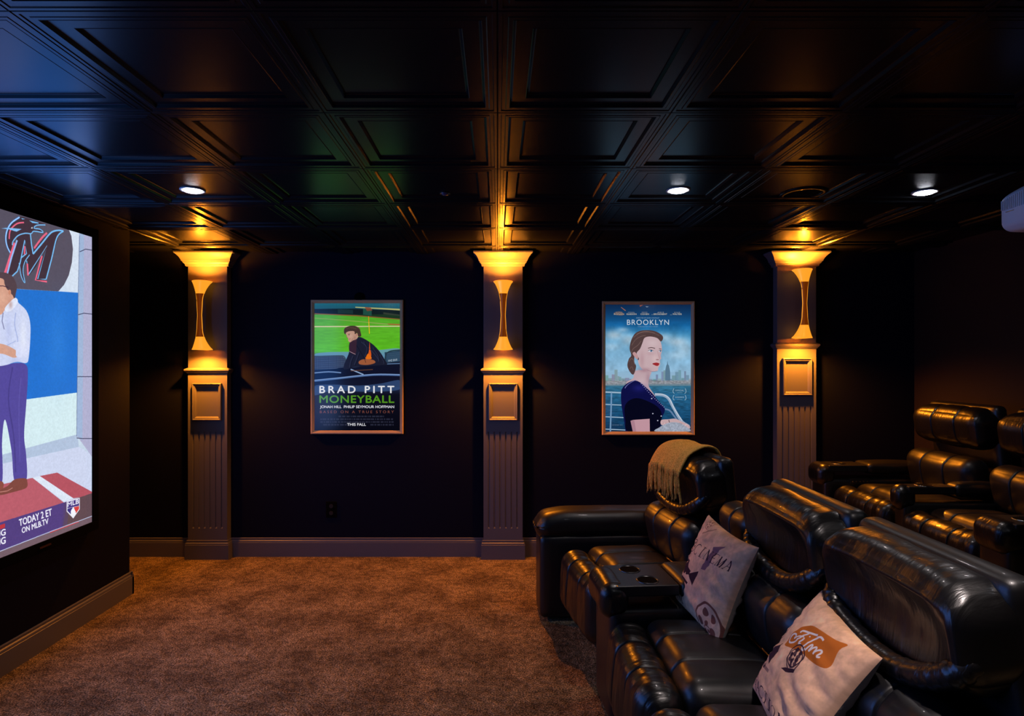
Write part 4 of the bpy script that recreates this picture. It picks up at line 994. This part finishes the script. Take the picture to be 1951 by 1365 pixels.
def pillow(name, c, u, v, s, T, canvas, label, seed):
    u = Vector(u).normalized(); nrm = Vector(v).cross(u).normalized()          # print side
    v = u.cross(nrm).normalized() if Vector(v).dot(u.cross(nrm)) > 0 else -u.cross(nrm).normalized()
    n_out = u.cross(v).normalized()
    if n_out.dot(Vector((-1, 0, 0))) < 0: n_out = -n_out
    o = empty(name, c, label, 'cushion')
    N = 48; ts = [math.sin(t*PI/2)*.5+t*.5 for t in np.linspace(-1, 1, N+1)]
    for side, mt, nm in ((1, None, 'printed_cover'), (-1, M['pillow_back'], 'plain_back')):
        vs = []; fs = []
        for b in ts:
            for a in ts:
                pa = a*(1-.085*(1-b*b)*abs(a)**1.5); pb = b*(1-.085*(1-a*a)*abs(b)**1.5)
                th_ = T*(max(0, (1-a*a)*(1-b*b)))**.42
                edge = (1-a*a)*(1-b*b)
                wn = noise.noise(Vector((a*2.2+seed, b*5.0, side)))*.5+.35*noise.noise(Vector((a*5+seed, b*11, side)))
                pl = .0032*math.sin(b*34+3*noise.noise(Vector((a*3, b*3, seed))))*math.exp(-((abs(a)-.93)/.16)**2)+.003*math.sin(a*30+seed+3*noise.noise(Vector((a*3, b*3, seed+5))))*math.exp(-((abs(b)-.93)/.14)**2)
                h = (th_+(wn*.011+pl)*min(1, edge*3))*side
                fold = .0065*math.sin(b*17+a*4+2.5*noise.noise(Vector((a*2, b*2, seed))))*max(0, min(1, (a+.15)*1.6))*max(0, 1-abs(b+.25)**2*1.3)
                h += fold*side*min(1, edge*3)
                P = u*pa*s/2+v*pb*s/2+n_out*h
                vs.append(P)
        for i in range(N):
            for j in range(N): q = i*(N+1)+j; fs.append((q, q+1, q+N+2, q+N+1) if side*u.cross(v).dot(n_out) > 0 else (q, q+N+1, q+N+2, q+1))
        if side == 1:
            mt = image_mat(label[:20]+' print', canvas.image(name), 0, .9); noise_mat = mt
            mt.node_tree.nodes['Principled BSDF'].inputs['Specular IOR Level'].default_value = .1
        ob = mk(nm, vs, fs, mt, o, True)
        if side == 1:
            l = ob.data.uv_layers.new(name='uv')
            for lp in ob.data.loops:
                k = lp.vertex_index; l.data[lp.index].uv = ((ts[k % (N+1)]+1)/2, (ts[k//(N+1)]+1)/2)
    return o
pillow('cinema_cushion', (.905, 2.507, .680), (.11, -.99, -.05), (.36, -.01, .93), .42, .068, p1, 'beige printed cushion reading CINEMA on the middle front recliner', 2.0)
pillow('film_cushion', (.925, 1.775, .650), (-.16, -.98, -.06), (.50, -.13, .85), .41, .066, p2, 'beige printed cushion reading Film on the nearest front recliner', 8.0)

# ------------------------------------------------------------------ projector
pj = empty('projector', (2.13, 2.13, 2.145), 'pale grey projector hanging from the ceiling at the right picture edge', 'projector')
def wedge(R, a, b, c_):
    R.z -= .045*max(0, abs(b)-.35)**1.6*c_*(1 if c_ > 0 else -.0)
    return R
puffbox('housing', (0, 0, .02), (.34, .44, .165), .038, (.012, .006, .008), (), 0, 20, 24, 16, wedge, 0, 8, M['white_plastic'], pj)
for k in range(14): MB().box(-.1835, -.150, .070+k*.0085, .0735+k*.0085, .018, .076-k*.0016).build('vent_rib', M['white_plastic'], pj, bevel=.0008)
MB().lathe([(.045, .02), (.058, 0), (.058, -.03), (.048, -.034), (.046, -.02), (.0005, -.012)], (-.165, -.07, .02), 32, 'x').build('lens', M['glass'], pj, smooth=True)
MB().box(-.1775, -.168, -.17, .17, .008, .011).build('seam_line', M['chrome'], pj)
MB().lathe([(.02, .10), (.02, CEIL-2.145), (.06, CEIL-2.145+.002), (.06, CEIL-2.145+.03)], (0, 0, 0), 20, cap=True).build('ceiling_mount', M['white_plastic'], pj)

if DEBUG:
    l = bpy.data.lights.new('dbg', 'POINT'); l.energy = 400; o = bpy.data.objects.new('dbg', l); C.objects.link(o); o.location = (0, 0.5, 2)
